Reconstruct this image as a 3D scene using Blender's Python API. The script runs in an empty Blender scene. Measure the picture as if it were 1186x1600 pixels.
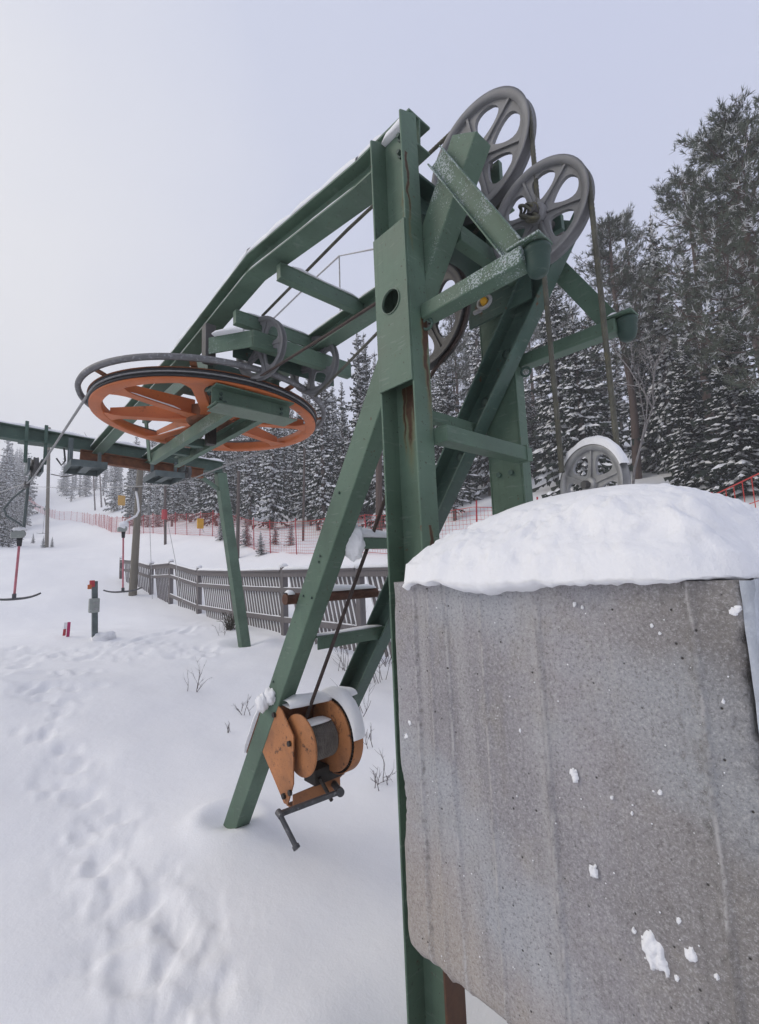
import bpy, math, random
import numpy as np
from mathutils import Vector, Matrix, noise

random.seed(11)
rng = np.random.default_rng(11)
S = bpy.context.scene
COL = S.collection
R_ = math.radians

# ------------------------------------------------------------------ camera (eye is the world origin, X across the lift, Y uphill)
F_PX, CX, CY = 715.0, 593.0, 800.0
YAW, PIT, ROL = R_(42.5), R_(6.9), R_(-2.33)
_f = np.array([math.sin(YAW)*math.cos(PIT), math.cos(YAW)*math.cos(PIT), math.sin(PIT)])
_r = np.array([math.cos(YAW), -math.sin(YAW), 0.0])
_u = np.cross(_r, _f)
_rt = _r*math.cos(ROL)+_u*math.sin(ROL)
_up = -_r*math.sin(ROL)+_u*math.cos(ROL)
cam = bpy.data.cameras.new('camera')
cam_o = bpy.data.objects.new('camera', cam)
COL.objects.link(cam_o)
cam_o.matrix_world = Matrix(((_rt[0], _up[0], -_f[0], 0), (_rt[1], _up[1], -_f[1], 0), (_rt[2], _up[2], -_f[2], 0), (0, 0, 0, 1)))
cam.sensor_fit = 'VERTICAL'
cam.sensor_height = 36.0
cam.lens = F_PX/1600*36.0
cam.clip_start = 0.05
cam.clip_end = 3000
S.camera = cam_o

# ------------------------------------------------------------------ sky, sun, exposure
SUN_EL, SUN_AZ = R_(33), R_(-48)      # azimuth from +Y towards +X: veiled sun up the slope, to the left
W = bpy.data.worlds.new('World'); S.world = W
W.use_nodes = True
wn = W.node_tree; wn.nodes.clear()
def wnode(t, **k):
    n = wn.nodes.new(t)
    for a, b in k.items(): setattr(n, a, b)
    return n
w_out = wnode('ShaderNodeOutputWorld'); w_bg = wnode('ShaderNodeBackground')
w_sky = wnode('ShaderNodeTexSky', sky_type='NISHITA', sun_disc=False, sun_elevation=SUN_EL, sun_rotation=SUN_AZ)
w_sky.air_density = 1.2; w_sky.dust_density = 3.0
w_tc = wnode('ShaderNodeTexCoord')
w_noise = wnode('ShaderNodeTexNoise'); w_noise.inputs['Scale'].default_value = 1.6; w_noise.inputs['Detail'].default_value = 3
w_dot = wnode('ShaderNodeVectorMath', operation='DOT_PRODUCT')
w_dot.inputs[1].default_value = (math.sin(SUN_AZ)*0.96, math.cos(SUN_AZ)*0.96, 0.10)
w_add = wnode('ShaderNodeMath', operation='MULTIPLY_ADD'); w_add.inputs[1].default_value = 0.6
w_ramp = wnode('ShaderNodeValToRGB')
e = w_ramp.color_ramp.elements
e[0].position = 0.0; e[0].color = (4.75, 5.1, 6.7, 1)
e[1].position = 1.0; e[1].color = (7.4, 7.35, 7.4, 1)
m_ = w_ramp.color_ramp.elements.new(0.5); m_.color = (5.2, 5.5, 6.75, 1)
w_mix = wnode('ShaderNodeMix', data_type='RGBA'); w_mix.inputs['Factor'].default_value = 0.93
wn.links.new(w_tc.outputs['Generated'], w_noise.inputs['Vector'])
wn.links.new(w_tc.outputs['Generated'], w_dot.inputs[0])
wn.links.new(w_noise.outputs['Fac'], w_add.inputs[0])
wn.links.new(w_dot.outputs['Value'], w_add.inputs[2])
wn.links.new(w_add.outputs[0], w_ramp.inputs['Fac'])
wn.links.new(w_sky.outputs['Color'], w_mix.inputs['A'])
wn.links.new(w_ramp.outputs['Color'], w_mix.inputs['B'])
wn.links.new(w_mix.outputs['Result'], w_bg.inputs['Color'])
w_bg.inputs['Strength'].default_value = 0.1
wn.links.new(w_bg.outputs[0], w_out.inputs['Surface'])

sun = bpy.data.lights.new('sun', 'SUN'); sun_o = bpy.data.objects.new('sun', sun); COL.objects.link(sun_o)
sun.energy = 1.25; sun.angle = R_(35); sun.color = (1.0, 0.93, 0.82)
sd = Vector((math.sin(SUN_AZ)*math.cos(SUN_EL), math.cos(SUN_AZ)*math.cos(SUN_EL), math.sin(SUN_EL)))
sun_o.rotation_euler = sd.to_track_quat('Z', 'Y').to_euler()
S.view_settings.view_transform = 'Standard'; S.view_settings.look = 'None'
S.view_settings.exposure = 0.36; S.view_settings.gamma = 1.0; S.view_settings.use_curve_mapping = False
try:
    S.cycles.volume_bounces = 1
    S.cycles.max_bounces = 8
except Exception: pass

# ------------------------------------------------------------------ helpers
def ray(px, py):
    d = _f + _rt*((px-CX)/F_PX) - _up*((py-CY)/F_PX)
    return d
def at(px, py, X=None, Y=None, Z=None, D=None, d=None):
    """the point of a world plane (or at a distance) seen at a pixel of the 1186 x 1600 photograph"""
    v = ray(px, py)
    if X is not None: t = X/v[0]
    elif Y is not None: t = Y/v[1]
    elif Z is not None: t = Z/v[2]
    elif D is not None: t = D/math.hypot(v[0], v[1])
    else: t = d
    return Vector(v*t)

class MB:
    def __init__(s): s.v = []; s.f = []; s.m = []; s.s = []
    def add(s, vs, fs, m=0, smooth=False):
        b = len(s.v); s.v += [tuple(v) for v in vs]
        for f in fs: s.f.append(tuple(i+b for i in f)); s.m.append(m); s.s.append(smooth)
    def box(s, c, size, R=None, m=0):
        c = Vector(c); h = [x/2 for x in size]
        vs = []
        for x in (-1, 1):
            for y in (-1, 1):
                for z in (-1, 1):
                    p = Vector((x*h[0], y*h[1], z*h[2]))
                    if R is not None: p = R @ p
                    vs.append(c+p)
        s.add(vs, [(0,1,3,2),(4,6,7,5),(0,4,5,1),(2,3,7,6),(0,2,6,4),(1,5,7,3)], m)
    def span(s, a, b, m=0):
        s.box([(a[i]+b[i])/2 for i in range(3)], [abs(b[i]-a[i]) for i in range(3)], None, m)
    def prism(s, poly, A, B, xdir, m=0, m2=None):
        A = Vector(A); B = Vector(B); d = (B-A).normalized()
        x = Vector(xdir); x = (x-d*x.dot(d)).normalized(); y = d.cross(x)
        n = len(poly)
        vs = [A+x*p[0]+y*p[1] for p in poly]+[B+x*p[0]+y*p[1] for p in poly]
        fs = [(i, (i+1) % n, n+(i+1) % n, n+i) for i in range(n)]
        fs += [tuple(range(n-1, -1, -1)), tuple(range(n, 2*n))]
        s.add(vs, fs, m)
    def tube(s, pts, r, n=8, m=0, caps=True, smooth=True):
        pts = [Vector(p) for p in pts]; k = len(pts)
        rr = r if isinstance(r, (list, tuple)) else [r]*k
        t0 = (pts[1]-pts[0]).normalized()
        a = t0.orthogonal().normalized()
        vs = []
        for i in range(k):
            t = (pts[min(i+1, k-1)]-pts[max(i-1, 0)]).normalized()
            a = (a-t*a.dot(t)).normalized(); b = t.cross(a)
            for j in range(n):
                q = 2*math.pi*j/n
                vs.append(pts[i]+(a*math.cos(q)+b*math.sin(q))*rr[i])
        fs = []
        for i in range(k-1):
            for j in range(n):
                fs.append((i*n+j, i*n+(j+1) % n, (i+1)*n+(j+1) % n, (i+1)*n+j))
        s.add(vs, fs, m, smooth)
        if caps:
            s.add(vs[:n], [tuple(range(n-1, -1, -1))], m); s.add(vs[-n:], [tuple(range(n))], m)
    def lathe(s, prof, c, ax, n=32, m=0, smooth=True, closed=True, a0=0, a1=2*math.pi):
        """prof: (radius, height along axis) list; closed joins last to first"""
        c = Vector(c); ax = Vector(ax).normalized(); x = ax.orthogonal().normalized(); y = ax.cross(x)
        k = len(prof); vs = []
        for i in range(n):
            q = a0+(a1-a0)*i/n
            dr = x*math.cos(q)+y*math.sin(q)
            for r, h in prof: vs.append(c+dr*r+ax*h)
        fs = []
        for i in range(n):
            j = (i+1) % n
            for p in range(k if closed else k-1):
                q = (p+1) % k
                fs.append((i*k+p, j*k+p, j*k+q, i*k+q))
        s.add(vs, fs, m, smooth)
    def build(s, name, mats, parent=None, bevel=0, origin=None, weld=False):
        me = bpy.data.meshes.new(name)
        o0 = Vector((0, 0, 0))
        if parent is not None:
            p = parent
            while p is not None: o0 = o0+p.location; p = p.parent
        loc = Vector(origin)-o0 if origin is not None else Vector((0, 0, 0))
        tot = o0+loc
        me.from_pydata([(v[0]-tot[0], v[1]-tot[1], v[2]-tot[2]) for v in s.v], [], s.f)
        if not isinstance(mats, (list, tuple)): mats = [mats]
        for mt in mats: me.materials.append(mt)
        me.polygons.foreach_set('material_index', s.m)
        me.polygons.foreach_set('use_smooth', s.s)
        me.update()
        o = bpy.data.objects.new(name, me); COL.objects.link(o)
        if parent is not None: o.parent = parent
        o.location = loc
        if bevel:
            b = o.modifiers.new('bevel', 'BEVEL'); b.width = bevel; b.segments = 2; b.limit_method = 'ANGLE'; b.angle_limit = R_(40)
            b.harden_normals = False
        return o

def tag(o, label=None, cat=None, group=None, kind=None):
    if label: o['label'] = label
    if cat: o['category'] = cat
    if group: o['group'] = group
    if kind: o['kind'] = kind
    return o
def thing(name, loc, label, cat, group=None):
    o = bpy.data.objects.new(name, None); COL.objects.link(o); o.location = loc; o.empty_display_size = 0.1
    return tag(o, label, cat, group)
def copy_tree(o, parent=None):
    c = o.copy(); COL.objects.link(c); c.parent = parent
    for ch in o.children: copy_tree(ch, c)
    return c

# cross sections
def rect(w, h): return [(-w/2, -h/2), (w/2, -h/2), (w/2, h/2), (-w/2, h/2)]
def ibeam(w, h, tf=.012, tw=.01):
    a, b, c = w/2, h/2, tw/2
    return [(-a,-b),(a,-b),(a,-b+tf),(c,-b+tf),(c,b-tf),(a,b-tf),(a,b),(-a,b),(-a,b-tf),(-c,b-tf),(-c,-b+tf),(-a,-b+tf)]
def channel(w, h, t=.009, side=1):
    """web at x=0, flanges reach to x=side*w, height h along y"""
    p = [(0,-h/2),(w,-h/2),(w,-h/2+t),(t,-h/2+t),(t,h/2-t),(w,h/2-t),(w,h/2),(0,h/2)]
    return p if side > 0 else [(-x, y) for x, y in reversed(p)]
def angle(a, b, t=.008): return [(0,0),(a,0),(a,t),(t,t),(t,b),(0,b)]

# ------------------------------------------------------------------ materials
def mat(name, rough=.6, metal=0.0, spec=.4):
    m = bpy.data.materials.new(name); m.use_nodes = True
    nt = m.node_tree; b = nt.nodes['Principled BSDF']
    b.inputs['Roughness'].default_value = rough; b.inputs['Metallic'].default_value = metal
    b.inputs['Specular IOR Level'].default_value = spec
    return m, nt, b
def N(nt, t, ins=None, **k):
    n = nt.nodes.new(t)
    for a, b in k.items(): setattr(n, a, b)
    for a, b in (ins or {}).items():
        if hasattr(b, 'is_output') or isinstance(b, bpy.types.NodeSocket): nt.links.new(b, n.inputs[a])
        else: n.inputs[a].default_value = b
    return n
def c4(c): return (c[0], c[1], c[2], 1)
def pos(nt, scale=(1, 1, 1), obj=False):
    if obj: src = N(nt, 'ShaderNodeTexCoord').outputs['Object']
    else: src = N(nt, 'ShaderNodeNewGeometry').outputs['Position']
    return N(nt, 'ShaderNodeMapping', {'Vector': src, 'Scale': scale}).outputs[0]
def noise_n(nt, vec, scale, detail=4, rough=.55):
    return N(nt, 'ShaderNodeTexNoise', {'Vector': vec, 'Scale': scale, 'Detail': detail, 'Roughness': rough}).outputs['Fac']
def ramp(nt, fac, p0, p1, c0=(0,0,0), c1=(1,1,1)):
    if p0 > p1: p0, p1, c0, c1 = p1, p0, c1, c0
    r = N(nt, 'ShaderNodeValToRGB', {'Fac': fac}); e = r.color_ramp.elements
    e[0].position = p0; e[1].position = p1; e[0].color = c4(c0); e[1].color = c4(c1)
    return r.outputs['Color']
def mix(nt, fac, a, b, mode='MIX'):
    n = N(nt, 'ShaderNodeMix', data_type='RGBA', blend_type=mode)
    for k, v in (('Factor', fac), ('A', a), ('B', b)):
        sock = n.inputs[k] if k != 'Factor' else n.inputs['Factor']
        if isinstance(v, bpy.types.NodeSocket): nt.links.new(v, sock)
        else: sock.default_value = c4(v) if isinstance(v, tuple) and len(v) == 3 else v
    return n.outputs['Result']
def math_n(nt, op, a, b=None, clamp=False):
    n = N(nt, 'ShaderNodeMath', operation=op, use_clamp=clamp)
    for i, v in enumerate((a, b)):
        if v is None: continue
        if isinstance(v, bpy.types.NodeSocket): nt.links.new(v, n.inputs[i])
        else: n.inputs[i].default_value = v
    return n.outputs[0]
def bump(nt, b, h, strength=.3, dist=.01):
    n = N(nt, 'ShaderNodeBump', {'Height': h, 'Strength': strength, 'Distance': dist})
    nt.links.new(n.outputs[0], b.inputs['Normal']); return n

GREEN = (.094, .156, .108)
def green_paint(name, col=GREEN, frost=0.0, rust=0.0, streaks=None, fz=None, lowrust=None):
    m, nt, b = mat(name, .55, 0, .35)
    P = pos(nt)
    n1 = noise_n(nt, P, 3.5, 5); n2 = noise_n(nt, P, 42, 4)
    base = mix(nt, ramp(nt, n1, .3, .75), tuple(c*.72 for c in col), tuple(min(1, c*1.22+.018) for c in col))
    base = mix(nt, math_n(nt, 'MULTIPLY', n2, .28), base, tuple(c*.55 for c in col))
    base = mix(nt, math_n(nt, 'MULTIPLY', ramp(nt, noise_n(nt, P, 1.7, 5, .65), .50, .70), .38), base, tuple(c*.95+.03 for c in col))
    # vertical drip staining and grime
    st = noise_n(nt, pos(nt, (30, 30, 1.2)), 1.0, 3)
    base = mix(nt, math_n(nt, 'MULTIPLY', ramp(nt, st, .55, .75), .35), base, tuple(c*.6+.01 for c in col))
    # scratches to primer
    ch = noise_n(nt, P, 70, 3)
    base = mix(nt, math_n(nt, 'MULTIPLY', ramp(nt, ch, .67, .70), .7), base, (.05, .042, .03))
    cb = noise_n(nt, P, 17, 5, .7)
    base = mix(nt, math_n(nt, 'MULTIPLY', ramp(nt, cb, .665, .69), .75), base, (.095, .06, .035))
    base = mix(nt, math_n(nt, 'MULTIPLY', ramp(nt, noise_n(nt, pos(nt, (6, 6, 40)), 1.6, 4), .60, .70), .30), base, (.22, .26, .23))
    if rust:
        rn = noise_n(nt, P, 9, 6, .65)
        base = mix(nt, ramp(nt, rn, .70-rust, .76-rust), base, (.11, .045, .018))
    if streaks:
        tot = None
        for st_ in streaks:
            y, z, wy, l = st_[:4]; axis = st_[4] if len(st_) > 4 else 'Y'      # rust runs: (Y, top z, half width, length)
            sx = N(nt, 'ShaderNodeSeparateXYZ', {'Vector': N(nt, 'ShaderNodeNewGeometry').outputs['Position']})
            wob = math_n(nt, 'MULTIPLY', math_n(nt, 'SUBTRACT', noise_n(nt, P, 11, 3), .5), .05)
            dy = math_n(nt, 'ABSOLUTE', math_n(nt, 'ADD', math_n(nt, 'SUBTRACT', sx.outputs[axis], y), wob))
            dz = math_n(nt, 'DIVIDE', math_n(nt, 'SUBTRACT', z, sx.outputs['Z']), l)
            inz = math_n(nt, 'MULTIPLY', math_n(nt, 'GREATER_THAN', dz, 0), math_n(nt, 'SUBTRACT', 1.0, dz, True))
            wy_ = math_n(nt, 'SUBTRACT', 1.0, math_n(nt, 'DIVIDE', dy, wy), True)
            v = math_n(nt, 'MULTIPLY', wy_, inz)
            v = math_n(nt, 'MULTIPLY', v, math_n(nt, 'ADD', .5, noise_n(nt, pos(nt, (60, 60, 14)), 1, 4)))
            tot = v if tot is None else math_n(nt, 'MAXIMUM', tot, v)
        rc = mix(nt, noise_n(nt, P, 60, 4), (.022, .010, .007), (.10, .045, .018))
        base = mix(nt, math_n(nt, 'MULTIPLY', ramp(nt, tot, .05, .30), .45), base, (.17, .125, .035))
        base = mix(nt, ramp(nt, tot, .26, .46), base, rc)
    if lowrust is not None:
        pz_ = N(nt, 'ShaderNodeSeparateXYZ', {'Vector': N(nt, 'ShaderNodeNewGeometry').outputs['Position']}).outputs['Z']
        lr = math_n(nt, 'ADD', math_n(nt, 'MULTIPLY', math_n(nt, 'SUBTRACT', lowrust, pz_), 3.0), math_n(nt, 'SUBTRACT', noise_n(nt, P, 8, 5, .6), .5))
        base = mix(nt, ramp(nt, lr, -.05, .2), base, mix(nt, noise_n(nt, P, 40, 4), (.05, .022, .014), (.13, .06, .028)))
    if frost:
        nz = N(nt, 'ShaderNodeSeparateXYZ', {'Vector': N(nt, 'ShaderNodeNewGeometry').outputs['Normal']}).outputs['Z']
        f2 = noise_n(nt, P, 5, 4, .6)
        f3 = noise_n(nt, P, 170, 2, .6)
        up = math_n(nt, 'MULTIPLY_ADD', nz, .10); up.node.inputs[2].default_value = 0.0
        den = math_n(nt, 'ADD', math_n(nt, 'ADD', f2, up), frost-.62)
        thr = math_n(nt, 'SUBTRACT', math_n(nt, 'ADD', f3, math_n(nt, 'MULTIPLY', math_n(nt, 'MINIMUM', den, .10), 1.4)), .60)
        fm = ramp(nt, thr, .0, .05)
        if fz is not None:
            pz_ = N(nt, 'ShaderNodeSeparateXYZ', {'Vector': N(nt, 'ShaderNodeNewGeometry').outputs['Position']}).outputs['Z']
            fm = math_n(nt, 'MULTIPLY', fm, ramp(nt, math_n(nt, 'MULTIPLY', math_n(nt, 'ADD', pz_, 2.0), .25), (fz+2)*.25-.02, (fz+2)*.25+.04))
        base = mix(nt, math_n(nt, 'MULTIPLY', fm, .6), base, (.5, .55, .58))
        bump(nt, b, math_n(nt, 'ADD', fm, math_n(nt, 'MULTIPLY', n2, .2)), .5, .003)
    else:
        bump(nt, b, n2, .12, .004)
    nt.links.new(base, b.inputs['Base Color'])
    nt.links.new(ramp(nt, n1, .2, .8, (.42,)*3, (.68,)*3), b.inputs['Roughness'])
    return m
M = {}
M['green'] = green_paint('green_paint', rust=.012)
M['green_frost'] = green_paint('frosted_green_paint', frost=.075, fz=1.2)
M['green_frost2'] = green_paint('heavily_frosted_green_paint', frost=.10)
M['green_web'] = green_paint('rust_streaked_green_paint', streaks=[(1.195, 1.76, .030, .9), (1.19, 1.62, .045, .45), (1.175, .74, .035, 1.5), (1.20, .74, .09, .26), (1.25, .74, .03, .42), (1.28, .74, .015, .35)])
M['green_fl'] = green_paint('low_rusted_green_paint', lowrust=-1.16, streaks=[(1.328, .985, .022, .55, 'X'), (1.30, .15, .012, .6, 'X'), (1.275, 1.7, .012, .5, 'X')])
M['green_dark'] = green_paint('dark_green_paint', (.06, .11, .085), rust=.04)
M['green_pale'] = green_paint('pale_weathered_green_paint', (.15, .20, .15), rust=.03)
M['cup'] = green_paint('dark_green_rubber', (.035, .07, .055))
def simple(name, col, rough=.6, metal=0, var=.25, scale=8, bumpv=.1, obj=False, spec=.4, extra=None):
    m, nt, b = mat(name, rough, metal, spec)
    P = pos(nt, obj=obj)
    n1 = noise_n(nt, P, scale, 5); n2 = noise_n(nt, P, scale*9, 3)
    base = mix(nt, ramp(nt, n1, .3, .7), tuple(c*(1-var) for c in col), tuple(min(1, c*(1+var)) for c in col))
    if extra:
        for (sc, p0, p1, cc, k) in extra:
            base = mix(nt, math_n(nt, 'MULTIPLY', ramp(nt, noise_n(nt, P, sc, 5, .65), p0, p1), k), base, cc)
    nt.links.new(base, b.inputs['Base Color'])
    if bumpv: bump(nt, b, n2, bumpv, .004)
    return m
M['orange'] = simple('orange_paint', (.47, .125, .034), .5, 0, .15, 4, .05, extra=[(9, .62, .72, (.12, .04, .015), .8), (40, .62, .68, (.25, .08, .03), .5)])
M['orange_old'] = simple('faded_orange_paint', (.40, .165, .062), .6, 0, .2, 6, .15, extra=[(5, .5, .7, (.20, .085, .04), .75), (70, .60, .66, (.10, .05, .03), .7), (16, .60, .67, (.06, .03, .02), .9), (1.5, .55, .7, (.12, .055, .03), .5)])
M['rusty'] = simple('rusty_orange_steel', (.16, .06, .025), .75, 0, .4, 10, .2)
M['rust'] = simple('brown_rust', (.10, .045, .028), .8, 0, .4, 18, .25)
M['cast'] = simple('grey_cast_steel', (.20, .20, .205), .55, .1, .15, 7, .15, extra=[(60, .6, .75, (.33, .33, .34), .4), (4, .6, .8, (.12, .11, .11), .5)])
M['cast_dark'] = simple('dark_cast_steel', (.085, .082, .08), .6, .1, .25, 9, .15, extra=[(50, .62, .75, (.25, .25, .25), .4)])
M['rubber'] = simple('black_rubber', (.03, .03, .032), .7, 0, .2, 12, .1)
M['ring'] = simple('frosted_grey_steel', (.15, .15, .155), .6, .1, .2, 12, .2, extra=[(35, .55, .68, (.45, .46, .48), .5)])
M['rope'] = simple('old_steel_cable', (.10, .098, .078), .6, .2, .3, 20, .3, extra=[(25, .55, .7, (.17, .15, .07), .6)])
M['rope_dark'] = simple('rusty_dark_cable', (.055, .038, .032), .7, .1, .3, 30, .3)
M['rope_pale'] = simple('frosted_steel_cable', (.27, .27, .27), .6, .1, .2, 30, .3)
M['crank'] = simple('worn_grey_steel', (.09, .09, .095), .5, .4, .3, 30, .2, extra=[(40, .6, .7, (.35, .35, .36), .5)])
M['grease'] = simple('greasy_black_steel', (.03, .024, .02), .5, .2, .4, 25, .2)
M['drum_rope'] = simple('greased_grey_cable', (.15, .135, .12), .5, .3, .3, 30, .2)
M['yellow'] = simple('yellow_plastic', (.62, .33, .02), .5, 0, .1, 5, 0)
M['galv'] = simple('galvanised_steel', (.34, .34, .34), .5, .4, .2, 20, .1)
M['grey_box'] = simple('grey_plastic', (.28, .30, .28), .55, 0, .1, 8, .05, extra=[(14, .6, .75, (.6, .62, .64), .5)])
M['slate'] = simple('bluish_grey_sheet_steel', (.10, .125, .125), .5, .2, .2, 10, .1)
M['red'] = simple('red_plastic', (.42, .035, .045), .5, 0, .1, 5, 0)
M['pink'] = simple('frosted_red_paint', (.48, .16, .19), .55, 0, .25, 10, .1)
M['red_net'] = simple('red_net_cord', (.55, .055, .045), .6, 0, .1, 5, 0)
M['pole'] = simple('red_fence_post', (.42, .04, .05), .55, 0, .2, 3, 0)
M['white'] = simple('white_plastic', (.75, .75, .76), .5, 0, .05, 5, 0)
M['magenta'] = simple('magenta_reflector', (.45, .02, .12), .4, 0, .1, 5, 0)
M['rime'] = simple('bluish_rime', (.46, .49, .53), .75, 0, .14, 22, .35, extra=[(45, .55, .7, (.6, .64, .68), .6)])
def wood(name, col, zstretch=True):
    m, nt, b = mat(name, .8, 0, .2)
    P = pos(nt, (1, 1, 1), obj=True)
    g = noise_n(nt, pos(nt, (40, 40, 3), obj=True), 1, 5)
    n1 = noise_n(nt, P, 5, 4)
    rnd = N(nt, 'ShaderNodeObjectInfo').outputs['Random']
    base = mix(nt, g, tuple(c*.6 for c in col), tuple(c*1.3 for c in col))
    base = mix(nt, math_n(nt, 'MULTIPLY', ramp(nt, n1, .4, .7), .4), base, tuple(c*.75+.02 for c in col))
    base = mix(nt, math_n(nt, 'MULTIPLY', rnd, .35), base, tuple(c*.6 for c in col))
    nt.links.new(base, b.inputs['Base Color']); bump(nt, b, g, .3, .004)
    return m
M['wood'] = wood('weathered_grey_wood', (.185, .17, .17))
M['pole_wood'] = wood('weathered_pole_wood', (.21, .19, .155))
M['bark'] = wood('grey_brown_bark', (.13, .105, .095))
M['pine_bark'] = wood('reddish_pine_bark', (.115, .082, .07))

def snow_mat(name, scale=1.0, b1=.5, grain=.35):
    m, nt, b = mat(name, .75, 0, .25)
    P = pos(nt)
    n1 = noise_n(nt, P, 5*scale, 6, .6); n2 = noise_n(nt, P, 90*scale, 3); n3 = noise_n(nt, P, 1.1*scale, 3)
    base = mix(nt, n3, (.82, .825, .845), (.88, .88, .885))
    nt.links.new(base, b.inputs['Base Color'])
    h = math_n(nt, 'ADD', math_n(nt, 'MULTIPLY', n1, 1.0), math_n(nt, 'MULTIPLY', n2, .12))
    bump(nt, b, h, b1, .03)
    b.inputs['Subsurface Weight'].default_value = 0.0
    return m
M['snow'] = snow_mat('snow', 1.0, .35)
M['snow_fine'] = snow_mat('settled_snow', 6.0, .35)
def tree_snow():
    m, nt, b = mat('branch_snow', .8, 0, .1)
    b.inputs['Base Color'].default_value = (.84, .845, .86, 1)
    return m
M['tsnow'] = tree_snow()
def needles(name, ca, cb):
    m, nt, b = mat(name, .75, 0, .15)
    P = pos(nt, obj=True)
    n1 = noise_n(nt, P, 1.2, 4); n2 = noise_n(nt, P, 9, 2)
    rnd = N(nt, 'ShaderNodeObjectInfo').outputs['Random']
    base = mix(nt, ramp(nt, n2, .3, .7), ca, cb)
    base = mix(nt, math_n(nt, 'MULTIPLY', rnd, .4), base, tuple(c*.6 for c in ca))
    nt.links.new(base, b.inputs['Base Color'])
    return m
M['spruce'] = needles('spruce_needles', (.022, .032, .024), (.05, .062, .048))
M['spruce_brown'] = needles('brown_tinged_spruce_needles', (.04, .034, .022), (.07, .06, .042))
M['pine'] = needles('frosted_pine_needles', (.058, .074, .048), (.15, .17, .135))
M['twig'] = simple('dark_bare_twig', (.075, .055, .055), .8, 0, .2, 10, 0, obj=True)
M['frost_twig'] = simple('frosted_twig', (.30, .28, .28), .8, 0, .3, 6, 0, obj=True)

# ------------------------------------------------------------------ terrain
PY = np.array([-400, -60, -10, 0, 3, 5.5, 8, 10, 12, 14.4, 16.2, 18.6, 20, 24.7, 44, 75, 87, 146, 220, 330, 700.])
PZ = np.array([-14, -4, -2.0, -1.78, -1.62, -1.42, -1.2, -1.06, -.98, -.82, -.55, -.27, -.05, .62, 2.6, 6.2, 8.0, 19.5, 36, 55, 75.])
QX = np.array([-400, -40, -12, -6, -2, 2, 4.6, 7.5, 10, 14, 20, 40, 90, 200, 700.])
QZ = np.array([22, 6, 0.4, 0.05, 0, 0, 0.02, .55, 1.45, 2.0, 4.2, 11, 24, 38, 55.])
def _sm(x, xs, zs):
    # cubic Hermite with finite-difference slopes (monotone enough here)
    x = np.asarray(x, float)
    sl = np.gradient(zs, xs); i = np.clip(np.searchsorted(xs, x)-1, 0, len(xs)-2)
    h = xs[i+1]-xs[i]; t = np.clip((x-xs[i])/h, 0, 1)
    return ((2*t**3-3*t**2+1)*zs[i]+(t**3-2*t**2+t)*h*sl[i]+(-2*t**3+3*t**2)*zs[i+1]+(t**3-t**2)*h*sl[i+1])
_ph = rng.uniform(0, 6.28, 40); _an = rng.uniform(0, 6.28, 40)
def bumps(x, y):
    z = 0
    for i in range(24):
        lam = [9, 9, 9, 9, 4, 4, 4, 4, 4, 2, 2, 2, 2, 2, 2, 1, 1, 1, 1, 1, .55, .55, .55, .55][i]
        amp = {9: .028, 4: .013, 2: .0065, 1: .0035, .55: .002}[lam]
        k = 6.283/lam
        z = z+amp*np.sin(k*(x*math.cos(_an[i])+y*math.sin(_an[i]))+_ph[i])
    return z
def base_ground(x, y):
    return _sm(y, PY, PZ)+_sm(x, QX, QZ)
prints = []
def ground_z(x, y):
    x = np.asarray(x, float); y = np.asarray(y, float)
    z = base_ground(x, y)+bumps(x, y)
    for (px, py, ca, sa, a, b, dep) in prints:
        m = (np.abs(x-px) < .6) & (np.abs(y-py) < .6)
        if not np.any(m): continue
        u = ((x-px)*ca+(y-py)*sa)/a; v = (-(x-px)*sa+(y-py)*ca)/b
        r2 = u*u+v*v
        z = z-np.where(m, dep*np.exp(-r2**2)-dep*.35*np.exp(-((np.sqrt(r2)-1.55)/.4)**2), 0)
    return z
def gz(x, y): return float(ground_z(np.array([x]), np.array([y]))[0])
def on_ground(px, py):
    v = ray(px, py); lo = .5
    t = lo
    for i in range(4000):
        t = t*1.003+.003
        if v[2]*t < float(base_ground(v[0]*t, v[1]*t)): break
    return Vector((v[0]*t, v[1]*t, gz(v[0]*t, v[1]*t)))
def gpt(px, d):
    """ground point at column px, depth d along the view"""
    v = ray(px, 880.0)*d
    return Vector((v[0], v[1], gz(v[0], v[1])))

# trodden trail: single deep steps from the camera towards the marker posts, then a churned strip across
trail = [(300,1560),(262,1592),(240,1512),(205,1470),(255,1455),(212,1415),(160,1398),(190,1372),(240,1390),(150,1335),(182,1318),(135,1292),(165,1278),(120,1235),
         (95,1226),(112,1200),(72,1228),(110,1178),(70,1160),(95,1128),(62,1152),(105,1110),(75,1108),(100,1090),(70,1096),(292,1470)]
TR = []
for (px, py) in trail:
    p = on_ground(px, py); TR.append((p.x, p.y, random.uniform(.16, .26)))
    for q in range(2):
        a = random.uniform(0, 3.14)
        prints.append((p.x+random.gauss(0, .05), p.y+random.gauss(0, .05), math.cos(a), math.sin(a), random.uniform(.07, .14), random.uniform(.05, .08), random.uniform(.004, .018)))
for px in range(-100, 340, 16):
    p = on_ground(px, 1030+random.gauss(0, 8)-.08*max(0, px-60)); TR.append((p.x, p.y, random.uniform(.2, .45)))
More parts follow.
